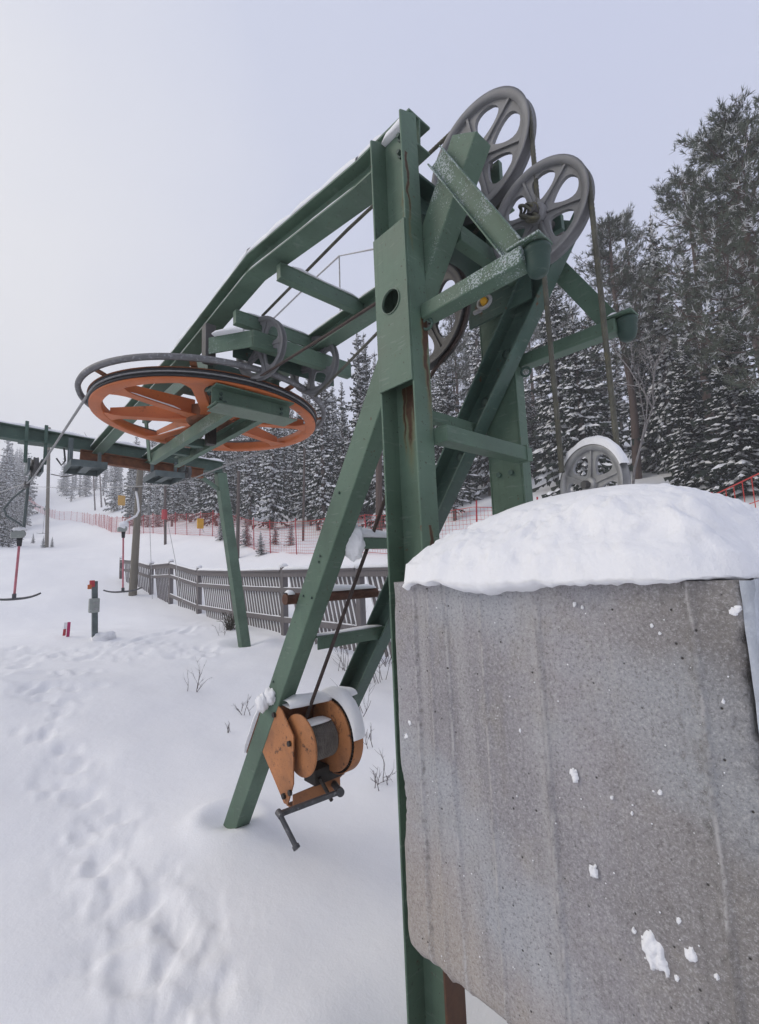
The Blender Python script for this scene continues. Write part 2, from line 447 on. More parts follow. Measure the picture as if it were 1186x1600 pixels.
def trodden(x, y):
    m = np.zeros_like(x)
    for (a, b, r) in TR: m = np.maximum(m, np.exp(-(((x-a)**2+(y-b)**2)/(r*r))**1.5))
    dz = np.zeros_like(x); idx = np.nonzero(m > .03)[0]
    st = lambda a, b, v: (lambda t: t*t*(3-2*t))(min(1, max(0, (v-a)/(b-a))))
    for i in idx:
        n1 = noise.noise(Vector((x[i]*4.2, y[i]*4.2, 0))); n2 = noise.noise(Vector((x[i]*10, y[i]*10, 3))); n3 = noise.noise(Vector((x[i]*24, y[i]*24, 7)))
        dz[i] = -m[i]*(.012+.015*st(-.02, .16, n1+.25*n2)+.006*st(.05, .3, n2)+.006*n3+.004*n2)
    return dz
for i in range(70):
    px = random.uniform(-120, 330); py = 1030+random.gauss(0, 14)-.08*max(0, px-60)
    p = on_ground(px, py); a = random.uniform(0, 3.14)
    prints.append((p.x, p.y, math.cos(a), math.sin(a), random.uniform(.06, .18), random.uniform(.05, .09), random.uniform(.006, .028)))
for i in range(26):
    px = random.uniform(-60, 160); py = 1050+random.random()*60
    p = on_ground(px, py); a = random.uniform(0, 3.14)
    prints.append((p.x, p.y, math.cos(a), math.sin(a), random.uniform(.08, .18), random.uniform(.06, .1), random.uniform(.01, .035)))
for i in range(14):    # ski tracks towards the wooden fence
    px = 180+i*9+random.uniform(-6, 6); py = 1010-i*2.2+random.uniform(-4, 4)
    p = on_ground(px, py); prints.append((p.x, p.y, math.cos(.9), math.sin(.9), .3, .07, .025))

def make_ground():
    rad = np.concatenate([np.geomspace(.35, 13, 300), np.geomspace(13.3, 430, 130)])
    va = math.atan2(_f[0], _f[1])
    an = np.concatenate([np.linspace(va-R_(50), va+R_(50), 460), np.linspace(va+R_(51.5), va+R_(308.5), 90)])
    rr, aa = np.meshgrid(rad, an, indexing='ij')
    x = rr*np.sin(aa); y = rr*np.cos(aa)
    z = ground_z(x.ravel(), y.ravel())+trodden(x.ravel(), y.ravel())
    z = z+.075*np.exp(-(np.hypot(x.ravel()-1.40, y.ravel()-3.08)/.38)**2)
    for (lx, ly, lr, ld) in ((1.40, 3.09, .115, .06), (3.83, 7.9, .25, .08), (-.6, 7.9, .25, .08), (1.3, 1.23, .25, .06)):      # hollows round the legs
        r_ = np.hypot(x.ravel()-lx, y.ravel()-ly); z = z-ld*np.exp(-(r_/lr)**2)+.5*ld*np.exp(-((r_-1.9*lr)/(.7*lr))**2)
    # small wells round the legs that stand in the snow
    n, k = rr.shape
    v = np.stack([x.ravel(), y.ravel(), z], 1)
    v = np.vstack([v, [[0, 0, gz(0, 0)]]])
    i = np.arange(n-1)[:, None]; j = np.arange(k)[None, :]; j2 = (j+1) % k
    q = np.stack([i*k+j, i*k+j2, (i+1)*k+j2, (i+1)*k+j], -1).reshape(-1, 4)
    fc = [tuple(f) for f in q.tolist()]+[(n*k, (jj+1) % k, jj) for jj in range(k)]
    me = bpy.data.meshes.new('snow_ground'); me.from_pydata(v.tolist(), [], fc)
    me.polygons.foreach_set('use_smooth', [True]*len(me.polygons)); me.materials.append(M['snow']); me.update()
    o = bpy.data.objects.new('snow_ground', me); COL.objects.link(o)
    o['kind'] = 'structure'; o['label'] = 'snow covered ground rising to the ski slope'
make_ground()

# ------------------------------------------------------------------ snow lying on things
def snow_strip(name, A, B, w, h, parent, seg=None, seed=0, m='snow_fine', n=8, ends=True):
    """a lumpy ridge of snow on the top line A-B"""
    A = Vector(A); B = Vector(B); d = B-A; L = d.length; d.normalize()
    side = d.cross(Vector((0, 0, 1))).normalized(); up = side.cross(d).normalized()
    k = seg or max(6, int(L/.06)); mb = MB(); vs = []
    for i in range(k+1):
        t = i/k; e = min(1.0, min(t, 1-t)*L/(.5*w)+.12) if ends else 1
        f = math.sqrt(max(0, 1-(1-min(1, e))**2))
        nz = .75+.5*noise.noise(Vector((t*L*4+seed*7.1, seed*3.3, 0)))
        nw = 1+.16*noise.noise(Vector((t*L*6, seed*5.7, 4)))
        for j in range(n+1):
            a = math.pi*j/n
            r = 1+.10*noise.noise(Vector((t*L*12, j*1.7, seed*2.9)))
            vs.append(A+d*(L*t)+side*(math.cos(a)*w/2*nw*r*(.6+.4*f))+up*((math.sin(a)**.8)*h*nz*f*r+.0015))
    fs = []
    for i in range(k):
        for j in range(n): fs.append((i*(n+1)+j, i*(n+1)+j+1, (i+1)*(n+1)+j+1, (i+1)*(n+1)+j))
        fs.append((i*(n+1)+n, i*(n+1), (i+1)*(n+1), (i+1)*(n+1)+n))
    mb.add(vs, fs, 0, True)
    return mb.build(name, M[m], parent)
def snow_blob(mb, c, r, seed, n=14, fl=.0):
    c = Vector(c); vs = []; fs = []
    for i in range(n+1):
        th = math.pi*i/n
        for j in range(n*2):
            ph = math.pi*j/n
            u = Vector((math.sin(th)*math.cos(ph), math.sin(th)*math.sin(ph), math.cos(th)))
            k = 1+.30*noise.noise(u*1.7+Vector((seed*3.1, 0, 0)))+.22*noise.noise(u*4.5+Vector((0, seed*2.7, 0)))
            vs.append(c+Vector((u.x*r[0], u.y*r[1], max(u.z, -1+fl)*r[2]))*k)
    k2 = n*2
    for i in range(n):
        for j in range(k2): fs.append((i*k2+j, (i+1)*k2+j, (i+1)*k2+(j+1) % k2, i*k2+(j+1) % k2))
    mb.add(vs, fs, 0, True)

# ------------------------------------------------------------------ the tension tower (one steel frame)
Y0, Y1 = 1.137, 1.330            # column depth
FR = thing('tension_tower', (1.67, 1.23, gz(1.67, 1.23)), 'green steel tension tower of the ski lift beside the hanging concrete block', 'lift tower')
def part(mb, name, m, bevel=.004, parent=None, label=None):
    o = mb.build(name, M[m] if isinstance(m, str) else [M[k] for k in m], parent or FR, bevel)
    if label: o['label'] = label
    return o
def column(xw, xf, ztop, m, plate):
    """channel column: web plane x=xw, flange tips x=xf"""
    zb = -2.3; t = .010; sgn = 1 if xf > xw else -1
    def top(x): return ztop-.0*(x)
    mb = MB()
    def slab(xa, xb, ya, yb, zt):
        vs = []
        for (x, y) in ((xa, ya), (xb, ya), (xb, yb), (xa, yb)): vs.append((x, y, zb))
        for (x, y) in ((xa, ya), (xb, ya), (xb, yb), (xa, yb)): vs.append((x, y, zt(x, y)))
        mb.add(vs, [(0,3,2,1),(4,5,6,7),(0,1,5,4),(1,2,6,5),(2,3,7,6),(3,0,4,7)], 0)
    return mb, slab, zb, t
# near column
mb, slab, zb, t = column(1.34, 1.25, 1.9, 'green_web', True)
tipz = lambda x, y: 1.885+(x-1.25)*.45
slab(1.25, 1.349, Y0, Y0+t, tipz)
part(mb, 'column_flange', 'green_fl', .003, label='flange of the near column on the block side, rusty at its foot')
mb, slab, zb, t = column(1.34, 1.25, 1.9, 'green_web', True)
slab(1.25, 1.349, Y1-t, Y1, tipz)
part(mb, 'column_flange', 'green', .003, label='flange of the near column on the uphill side, cut to a point')
mb, slab, zb, t = column(1.34, 1.25, 1.9, 'green_web', True)
slab(1.335, 1.348, Y0+t+.0005, Y1-t-.0005, lambda x, y: 1.90)
NEARCOL = part(mb, 'column_web', 'green_web', 0, label='rust streaked web of the near column')
# cover plate with a round hole
def hole_plate(x, ya, yb, za, zb_, cy, cz, r, th, slant=0):
    mb = MB(); n = 40; o = []; i_ = []
    for k in range(n):
        a = 2*math.pi*(k+.5)/n; c, s_ = math.cos(a), math.sin(a)
        i_.append((cy+r*c, cz+r*s_))
        tt = min(((yb-cy)/c if c > 0 else (ya-cy)/c) if abs(c) > 1e-9 else 1e9, ((zb_-cz)/s_ if s_ > 0 else (za-cz)/s_) if abs(s_) > 1e-9 else 1e9)
        o.append((cy+tt*c, cz+tt*s_))
    # snap nearest to corners
    for q in ((ya, za), (ya, zb_), (yb, za), (yb, zb_)):
        k = min(range(n), key=lambda k: (o[k][0]-q[0])**2+(o[k][1]-q[1])**2); o[k] = q
    vs = [(x, y, z) for y, z in o]+[(x, y, z) for y, z in i_]+[(x+th, y, z) for y, z in o]+[(x+th, y, z) for y, z in i_]
    fs = []
    for k in range(n):
        l = (k+1) % n
        fs += [(k, n+k, n+l, l), (2*n+k, 2*n+l, 3*n+l, 3*n+k), (n+k, 3*n+k, 3*n+l, n+l), (k, l, 2*n+l, 2*n+k)]
    mb.add(vs, fs); return mb
mb = hole_plate(1.2415, Y0+.003, Y1-.003, .712, 1.392, 1.236, 1.074, .049, .008)
COVER = part(mb, 'cover_plate', 'green', .002, label='plate with a round hole closing the near column')
mb = MB(); mb.lathe([(.049, 0), (.053, 0), (.053, .004), (.049, .004)], (1.2375, 1.236, 1.074), (1, 0, 0), 36)
part(mb, 'hole_rim', 'green_pale', 0, COVER)
# bolts at the top of the near column
for (y, z) in ((1.17, 1.865), (1.205, 1.85), (1.165, 1.80), (1.21, 1.775)):
    mb = MB(); mb.lathe([(0, 0), (.019, 0), (.019, -.018), (0, -.018)], (1.334, y, z), (1, 0, 0), 6, smooth=False)
    mb.lathe([(0, -.018), (.010, -.018), (.010, -.034), (0, -.034)], (1.334, y, z), (1, 0, 0), 8, smooth=False)
    part(mb, 'bolt', 'cup', 0)
snow_strip('snow_cap', (1.335, Y0+.012, 1.90), (1.335, Y1-.012, 1.90), .06, .055, FR, seed=1)
# far column
mb, slab, zb, t = column(2.0, 2.09, 1.6, 'green', False)
zt = lambda x, y: 1.62
slab(2.0, 2.0+.012, Y0+t, Y1-t, zt)
slab(2.0, 2.075, Y0, Y0+t-.0005, zt); slab(2.0, 2.075, Y1-t+.0005, Y1, zt)
o = part(mb, 'column', 'green', .003, label='far column of the tower, plain web facing the block')
# inclined braces (box tubes) through both columns to the snow
def inclined(x, foot, topp, w, dp, m, parts=True, bev=.006):
    mb = MB(); mb.prism(rect(w, dp), foot, topp, (1, 0, 0)); return part(mb, 'inclined_strut', m, bev)
def yz_line(p, q, t): return Vector((p[0]+(q[0]-p[0])*t, p[1]+(q[1]-p[1])*t, p[2]+(q[2]-p[2])*t))
near_a, near_b = Vector((1.402, 3.055, -1.66)), Vector((1.402, .905, 1.655))
dirn = (near_b-near_a).normalized()
nb0 = near_a-dirn*.5
BR1 = inclined(1.4, nb0, near_b, .098, .135, ('green_frost',))
BR1['label'] = 'near inclined strut, frosted towards its top'
far_a, far_b = Vector((1.935, 2.60, -1.0)), Vector((1.935, .79, 1.535))
dirf = (far_b-far_a).normalized()
mb = MB(); mb.prism(channel(.095, .15, .01, -1), far_a-dirf*.22+Vector((.048, 0, 0)), far_b+Vector((.048, 0, 0)), (1, 0, 0))
BR2 = part(mb, 'inclined_strut', 'green_dark', .003, label='far inclined strut with bolts, darker green')
for tt in (.62, .72, .80):
    p = far_a+(far_b-far_a)*tt
    mb = MB(); mb.lathe([(0, 0), (.017, 0), (.017, -.016), (0, -.016)], (p.x+.036, p.y, p.z), (1, 0, 0), 6, smooth=False); mb.lathe([(0,-.016),(.026,-.016),(.026,-.0),(0,0)], (p.x+.038, p.y, p.z), (1,0,0), 14)
    part(mb, 'bolt', 'cup', 0, BR2)
# arms towards the block, each with an angle stay and a cup
for (x, y_end, frost, xs) in ((1.325, .655, 'green_frost2', 1), (2.055, .635, 'green', -1)):
    mb = MB(); mb.prism(rect(.075, .062), (x+.02, Y0-.0005, 1.008), (x+.02, y_end+.035, 1.005), (1, 0, 0))
    A = part(mb, 'arm', frost, .006, label='arm reaching towards the block from the %s column' % ('near' if xs == 1 else 'far'))
    mb = MB(); mb.box((x+.025, y_end+.025, 1.042), (.095, .12, .01)); part(mb, 'pad', frost, .003, A)
    mb = MB(); c = (x+.04, y_end+.008, .985)
    mb.lathe([(0, .05), (.040, .05), (.046, .044), (.046, .030), (.042, .026), (.039, -.015), (.031, -.042), (.018, -.052), (0, -.054)], c, (0, 0, 1), 28, closed=False)
    part(mb, 'rubber_cup', 'cup', 0, A)
    top = Vector((1.345 if xs == 1 else 2.04, 1.03 if xs == 1 else .955, 1.63 if xs == 1 else 1.49))
    bot = Vector((x+.02, y_end+.07, 1.045))
    mb = MB()
    if xs == 1:
        mb.prism(channel(.032, .078, .006, -1), top, bot, (1, 0, 0))
        part(mb, 'arm_stay', 'green_frost2', .002, label='frosted channel stay of the near arm')
    else:
        mb.prism(rect(.012, .085), top, bot, (1, 0, 0)); part(mb, 'arm_stay', 'green', .002, label='flat stay of the far arm')
snow_strip('snow_cap', (2.06, .70, 1.045), (2.06, .66, 1.045), .05, .02, FR, seed=3)
# small ring eyes welded under the arms
mb = MB(); mb.lathe([(.022+.006*math.cos(a), .006*math.sin(a)) for a in np.linspace(0, 6.28, 8, endpoint=False)], (2.05, Y0-.03, .945), (1, .3, 0), 20)
part(mb, 'ring_eye', 'green_dark', 0)
mb = MB(); mb.lathe([(.022+.006*math.cos(a), .006*math.sin(a)) for a in np.linspace(0, 6.28, 8, endpoint=False)], (1.33, Y0-.012, .958), (1, .3, 0), 20)
part(mb, 'ring_eye', 'green_dark', 0)
# cross members between the sides
def xmember(name, sec, y, z, xa=1.352, xb=1.999, m='green', lab=None, rot=(0, 1, 0)):
    mb = MB(); mb.prism(sec, (xa, y, z), (xb, y, z), rot); return part(mb, name, m, .003, label=lab)
xmember('crossbar', rect(.075, .065), Y0-.037+.01, .503, 1.3505, 1.985, 'green_frost', 'wide crossbar between the two columns')
mb = MB(); mb.span((1.93, Y0-.07, .465), (1.95, Y0-.02, .545)); part(mb, 'crossbar_end', 'green', .002)
xmember('crossbar', angle(.05, .05, .008), 1.335, .665, 1.46, 1.93, 'green', 'thin crossbar above the wide one')
xmember('crosshead', ibeam(.16, .19, .014, .012), 1.22, 1.56, 1.352, 1.998, 'green_dark', 'heavy crosshead between column tops')
xmember('crossbar', rect(.05, .075), 1.05, 1.365, 1.46, 1.98, 'green', 'crossbar below the crosshead')
# plate carrying sheave axles on both sides
mb = MB(); mb.span((1.91, .97, 1.22), (1.925, 1.33, 1.62)); part(mb, 'gusset_plate', 'green_dark', .002)
# rungs between the inclined struts
def strut_at(z, off=0): 
    t_ = (z-near_a.z)/(near_b.z-near_a.z); return near_a.y+(near_b.y-near_a.y)*t_
zr = -.40
mb = MB(); mb.prism(angle(-.10, .055, .008), (1.452, strut_at(zr)+.06, zr-.03), (1.965, strut_at(zr)+.06, zr-.03), (0, -1, 0))
mb = MB(); yr = 2.17
mb.span((1.452, yr-.05, zr+.03), (1.97, yr+.06, zr+.038)); mb.span((1.452, yr-.05, zr-.03), (1.97, yr-.042, zr+.0298))
part(mb, 'rung', 'green', .002, label='flat frosted rung between the inclined struts')
snow_strip('snow_cap', (1.47, yr+.01, zr+.038), (1.95, yr+.01, zr+.038), .09, .012, FR, seed=5)
mb = MB(); yp, zp = 2.20, -.155
mb.tube([(1.30, 2.20, -.150), (1.955, 2.20, -.157)], .03, 14); part(mb, 'rung_pipe', 'rust', 0, label='rusty round pipe across the inclined struts')
snow_strip('snow_cap', (1.305, 2.2, -.128), (1.35, 2.2, -.128), .06, .04, FR, seed=6)
snow_strip('snow_cap', (1.455, 2.2, -.127), (1.94, 2.2, -.129), .06, .038, FR, seed=7)
za = .13
mb = MB(); mb.span((1.47, 1.78, .10), (1.96, 1.86, .155)); part(mb, 'crossbar', 'green', .003, label='short snowy crossbar behind the near strut')
snow_strip('snow_cap', (1.475, 1.82, .155), (1.955, 1.82, .155), .10, .055, FR, seed=8)
mb = MB(); snow_blob(mb, (1.47, 1.80, .13), (.035, .07, .085), 4)
part(mb, 'snow_clump', 'snow_fine', 0)
# mounting plate of the winch low on the struts
mb = MB(); mb.span((1.452, 2.44, -.86), (1.96, 2.56, -.80)); mb.span((1.452, 2.55, -1.0), (1.96, 2.562, -.861))
part(mb, 'winch_crosspiece', 'green_dark', .003, label='crosspiece between the struts carrying the winch')

# ---- long beams
def poly_beam(pts, sec, m, label, xdir=(1, 0, 0)):
    """section swept along a bent path in a plane of constant X"""
    mb = MB(); n = len(sec); vs = []
    P = [Vector(p) for p in pts]
    for i, p in enumerate(P):
        t = (P[min(i+1, len(P)-1)]-P[max(i-1, 0)]).normalized()
        if 0 < i < len(P)-1:
            t = ((P[i+1]-P[i]).normalized()+(P[i]-P[i-1]).normalized()).normalized()
        x = Vector(xdir); y = t.cross(x).normalized()
        if y.z < 0: y = -y
        k = 1/max(.5, abs(t.dot((P[min(i+1, len(P)-1)]-P[max(i, 0)] if i < len(P)-1 else P[i]-P[i-1]).normalized())))
        vs += [p+x*q[0]+y*q[1]*k for q in sec]
    fs = []
    for i in range(len(P)-1):
        for j in range(n):
            l = (j+1) % n; fs.append((i*n+j, i*n+l, (i+1)*n+l, (i+1)*n+j))
    fs += [tuple(range(n-1, -1, -1)), tuple(range((len(P)-1)*n, len(P)*n))]
    mb.add(vs, fs); return part(mb, 'long_beam', m, .002, label=label)
BW, BH = .14, .14
nbp = [(1.42, 1.18, 1.925), (1.42, 1.56, 1.945), (1.42, 2.72, 2.115), (1.42, 4.2, 2.005), (1.42, 8.05, 1.905)]
poly_beam(nbp, ibeam(BW, BH, .011, .009), 'green', 'near long beam, bent upwards past the tower')
for i, (a, b) in enumerate(((0, 1), (1, 2), (2, 3), (3, 4))):
    A = Vector(nbp[a])+Vector((0, 0, BH/2)); B = Vector(nbp[b])+Vector((0, 0, BH/2))
    if a == 0: A = Vector((1.42, 1.36, 2.0))
    snow_strip('snow_cap', A, B, .138, .085 if i < 3 else .09, FR, seed=10+i, ends=(i in (0, 3)))
for (a, b) in ((1, 2), (2, 3), (3, 4)):    # snow caught on the bottom flange
    A = Vector(nbp[a])+Vector((-.055, 0, -BH/2+.012)); B = Vector(nbp[b])+Vector((-.055, 0, -BH/2+.012))
    snow_strip('snow_ledge', A, B, .03, .012, FR, seed=20+a, n=4)
fbp = [(2.14, 1.18, 1.905), (2.14, 4.2, 1.90), (2.14, 8.05, 1.86)]
poly_beam(fbp, ibeam(BW, BH, .011, .009), 'green', 'far long beam running level')
snow_strip('snow_cap', (2.14, 1.4, 1.975), (2.14, 4.2, 1.97), .13, .05, FR, seed=30)
snow_strip('snow_cap', (2.14, 4.2, 1.97), (2.14, 8.0, 1.93), .13, .05, FR, seed=31)
for y, z in ((2.43, 1.94), (3.08, 1.92)):
    xmember('cross_tie', ibeam(.06, .105, .008, .05), y, z-.01, 1.425, 2.13, 'green', 'tie between the long beams')
    snow_strip('snow_cap', (1.52, y, z+.044), (2.08, y, z+.044), .07, .03, FR, seed=int(y*10))
# thin railing loop seen between the beams
mb = MB()
mb.tube([at(532, 497, Y=6), at(530, 400, Y=6), at(590, 388, Y=4.9)], .014, 8)
mb.tube([at(530, 400, Y=6), at(491, 436, Y=7.2), at(425, 500, Y=7.6)], .016, 8)
part(mb, 'handrail', 'galv', 0, label='thin pale handrail seen between the long beams')

for (px, py) in ((500, 869), (498, 878), (474, 931), (487, 934), (640, 455), (530, 770), (427, 1065)):
    p = at(px, py, X=1.3505); mb = MB(); mb.lathe([(0, 0), (.007, 0), (.006, -.004), (0, -.005)], p, (1, 0, 0), 10, closed=False); part(mb, 'rivet', 'cup', 0)
for (y, z) in ((1.20, .56), (1.27, .56), (1.20, .44), (1.27, .44), (1.19, 1.35), (1.27, 1.35), (1.24, .02)):
    mb = MB(); mb.lathe([(0, 0), (.014, 0), (.014, -.012), (0, -.012)], (1.9995, y, z), (1, 0, 0), 6, smooth=False); part(mb, 'bolt', 'green_dark', 0)
# ---- sheaves on the tower
def sheave(mb, c, R, yaw=0, th=.05, holes=6, rot=0.2, m=0, ribs=True):
    c = Vector(c); ax = Vector((math.cos(yaw), math.sin(yaw), 0)); yv = Vector((-math.sin(yaw), math.cos(yaw), 0)); zv = Vector((0, 0, 1))
    h = th/2
    mb.lathe([(R, -h), (R-.012*R/.27, -h*.72), (R-.045*R/.27, -h*.25), (R-.045*R/.27, h*.25), (R-.012*R/.27, h*.72), (R, h), (R*.965, h*1.02), (R*.865, h*.95), (R*.86, -h*.95), (R*.965, -h*1.02)], c, ax, 56, m)
    hub = R*.19
    mb.lathe([(0, -h*1.35), (hub*.8, -h*1.35), (hub, -h*1.1), (hub, h*1.1), (hub*.8, h*1.35), (0, h*1.35)], c, ax, 24, m, closed=False)
    mb.lathe([(0, -h*2.1), (hub*.42, -h*2.1), (hub*.42, h*2.1), (0, h*2.1)], c, ax, 16, m, closed=False)
    def P(r, a, x): return c+ax*x+(yv*math.cos(a)+zv*math.sin(a))*r
    ri, ro = hub*.9, R*.872; hw = .012*R/.27+.006
    for k in range(holes):
        a0 = rot+2*math.pi*k/holes; a1 = a0+2*math.pi/holes; am = (a0+a1)/2; half = (a1-a0)/2
        # hole: rounded wedge in local polar coordinates about its centroid
        n = 24; hole = []; outer = []
        rc = R*.555
        cu = (rc*math.cos(am), rc*math.sin(am))
        for i in range(n):
            q = 2*math.pi*i/n
            rr_ = R*.20*(1+.0*math.cos(q)); du = math.cos(q)*R*.262*(1-.06*abs(math.sin(2*q))); dv = math.sin(q)*R*.25*(1+.46*math.cos(q))*math.sin(half)*2*.86
            hole.append((cu[0]+du*math.cos(am)-dv*math.sin(am), cu[1]+du*math.sin(am)+dv*math.cos(am)))
            # outer: march to sector boundary
            dx, dy = hole[-1][0]-cu[0], hole[-1][1]-cu[1]; L = math.hypot(dx, dy); dx /= L; dy /= L
            lo, hi = 0, R
            for _ in range(22):
                mid = (lo+hi)/2; x_, y_ = cu[0]+dx*mid, cu[1]+dy*mid
                r_ = math.hypot(x_, y_); an = (math.atan2(y_, x_)-am+math.pi) % (2*math.pi)-math.pi
                if ri < r_ < ro and abs(an) < half: lo = mid
                else: hi = mid
            outer.append((cu[0]+dx*lo, cu[1]+dy*lo))
        wt = h*.35
        V = lambda p, x: c+ax*x+yv*p[0]+zv*p[1]
        vs = [V(p, -wt) for p in outer]+[V(p, -wt) for p in hole]+[V(p, wt) for p in outer]+[V(p, wt) for p in hole]
        fs = []
        for i in range(n):
            l = (i+1) % n
            fs += [(i, l, n+l, n+i), (2*n+i, 3*n+i, 3*n+l, 2*n+l), (n+i, n+l, 3*n+l, 3*n+i)]
        mb.add(vs, fs, m)
        if ribs:      # raised rib on each spoke
            d_ = yv*math.cos(a0)+zv*math.sin(a0)
            mb.prism(rect(h*1.5, .012*R/.27), c+d_*hub*.9, c+d_*ro, ax, m)
    return mb
def add_sheave(c, R, yaw=0, th=.05, holes=6, rot=.2, parent=FR, m='cast', name='sheave', label=None):
    mb = MB(); sheave(mb, c, R, yaw, th, holes, rot)
    o = mb.build(name, M[m], parent, 0)
    if label: o['label'] = label
    mb = MB(); mb.lathe([(0, -th*1.3), (R*.10, -th*1.3), (R*.10, th*1.3), (0, th*1.3)], c, (math.cos(yaw), math.sin(yaw), 0), 6, smooth=False, closed=False)
    mb.build('axle_nut', M['cast_dark'], o, 0)
    return o
add_sheave((1.67, 1.045, 1.845), .270, 0, .055, 6, .35, label='large grey sheave at the very top of the tower')
add_sheave((1.67, .787, 1.393), .212, 0, .05, 6, .25, label='smaller grey sheave nearest the block')
add_sheave((1.67, 1.41, 1.232), .262, -.05, .05, 6, .1, m='cast_dark', label='dark lower sheave between the columns')
# axle brackets
mb = MB(); mb.tube([(1.45, 1.045, 1.60), (1.67, 1.045, 1.845)], .012, 8)
mb = MB(); mb.tube([(1.44, .985, 1.56), (1.9, .985, 1.56)], .0, 6)
mb = MB(); mb.tube([(1.56, 1.045, 1.845), (1.62, 1.045, 1.845)], .022, 12); part(mb, 'axle', 'cast_dark', 0)
mb = MB(); mb.tube([(1.70, .787, 1.393), (1.93, .787, 1.393)], .022, 12); part(mb, 'axle', 'cast_dark', 0)
mb = MB(); mb.span((1.76, .74, 1.36), (1.79, 1.14, 1.43)); part(mb, 'sheave_bracket', 'green_dark', .003)
mb = MB(); mb.span((1.76, 1.0, 1.44), (1.79, 1.10, 1.87)); part(mb, 'sheave_bracket', 'green', .003)
# coil of cable tied round the hub of the smaller sheave
mb = MB()
for k in range(3):
    pts = []
    for i in range(25):
        a = 2*math.pi*i/24
        pts.append((1.628-.010*k+.016*math.sin(2*a+k), .80+(.026+.005*k+.007*math.sin(3*a+k*2))*math.cos(a)+.004*k, 1.388+(.034+.004*k)*math.sin(a+k*.5)))
    mb.tube(pts, .0065, 6)
part(mb, 'cable_coil', 'rope', 0)
# shackle with a yellow pin
mb = MB()
sc = at(757, 472, X=1.80)
pts = [sc+Vector((0, .0+.035*math.sin(a), -.0+.028*math.cos(a))) for a in np.linspace(0, 6.28, 20)]
mb.tube(pts, .009, 8); 
s2 = at(738, 488, X=1.80)
mb.tube([sc+Vector((.015, .03, -.02)), s2+Vector((.015, 0, 0))], .011, 8)
SH = part(mb, 'shackle', 'galv', 0)
mb = MB(); mb.lathe([(0, .02), (.016, .02), (.018, 0), (.018, -.03), (0, -.03)], sc, (-1, -.3, 0), 14, closed=False); part(mb, 'shackle_pin', 'yellow', 0, SH)

# ------------------------------------------------------------------ cables
def tw_rope(name, pts, r, m, label, strands=6, pitch=.11, cat='cable', group=None, seg=None):
    """six strands laid round a straight or curved path"""
    pts = [Vector(p) for p in pts]
    # resample
    L = [0]
    for a, b in zip(pts, pts[1:]): L.append(L[-1]+(b-a).length)
    n = seg or int(L[-1]/.012); path = []
    for i in range(n+1):
        s_ = L[-1]*i/n
        k = max(j for j in range(len(L)-1) if L[j] <= s_+1e-9)
        t_ = (s_-L[k])/max(1e-9, L[k+1]-L[k]); path.append(pts[k].lerp(pts[k+1], min(1, t_)))
    mb = MB()
    a = (path[1]-path[0]).normalized().orthogonal().normalized()
    fr = []
    for i in range(n+1):
        t_ = (path[min(i+1, n)]-path[max(i-1, 0)]).normalized(); a = (a-t_*a.dot(t_)).normalized(); fr.append((a.copy(), t_.cross(a)))
    for s_ in range(strands):
        q = []
        for i in range(n+1):
            ph = 2*math.pi*(L[-1]*i/n/pitch+s_/strands); q.append(path[i]+(fr[i][0]*math.cos(ph)+fr[i][1]*math.sin(ph))*r*.58)
        mb.tube(q, r*.45, 5, caps=False)
    o = mb.build(name, M[m], None, 0, origin=path[0])
    tag(o, label, cat, group); return o
def line(name, pts, r, m, label, cat='cable', n=6):
    mb = MB(); mb.tube(pts, r, n); o = mb.build(name, M[m], None, 0, origin=pts[0]); tag(o, label, cat); return o
arc = lambda c, R, a0, a1, n=16: [Vector((c[0], c[1]+R*math.cos(a), c[2]+R*math.sin(a))) for a in np.linspace(a0, a1, n)]
SA, SB, SL = (1.67, 1.045, 1.845), (1.67, .787, 1.393), (1.67, 1.41, 1.232)
ra = .270-.03
tw_rope('counterweight_cable', [(1.67, SA[1]-.256, .33)]+arc(SA, .256, math.pi, math.pi/2, 18)+[(1.67, 2.0, 2.09), (1.64, 3.05, 1.985)], .0105, 'rope',
        'twisted steel cable from the topmost sheave down to the left of the block pulley', seg=260)
tw_rope('counterweight_cable', [(1.67, SB[1]-.202, .30)]+arc(SB, .202, math.pi, math.pi*.45, 18)+[(1.9, 2.0, 1.50), (2.12, 3.05, 1.44)], .0105, 'rope',
        'twisted steel cable from the smaller sheave down to the right of the block pulley', seg=240)

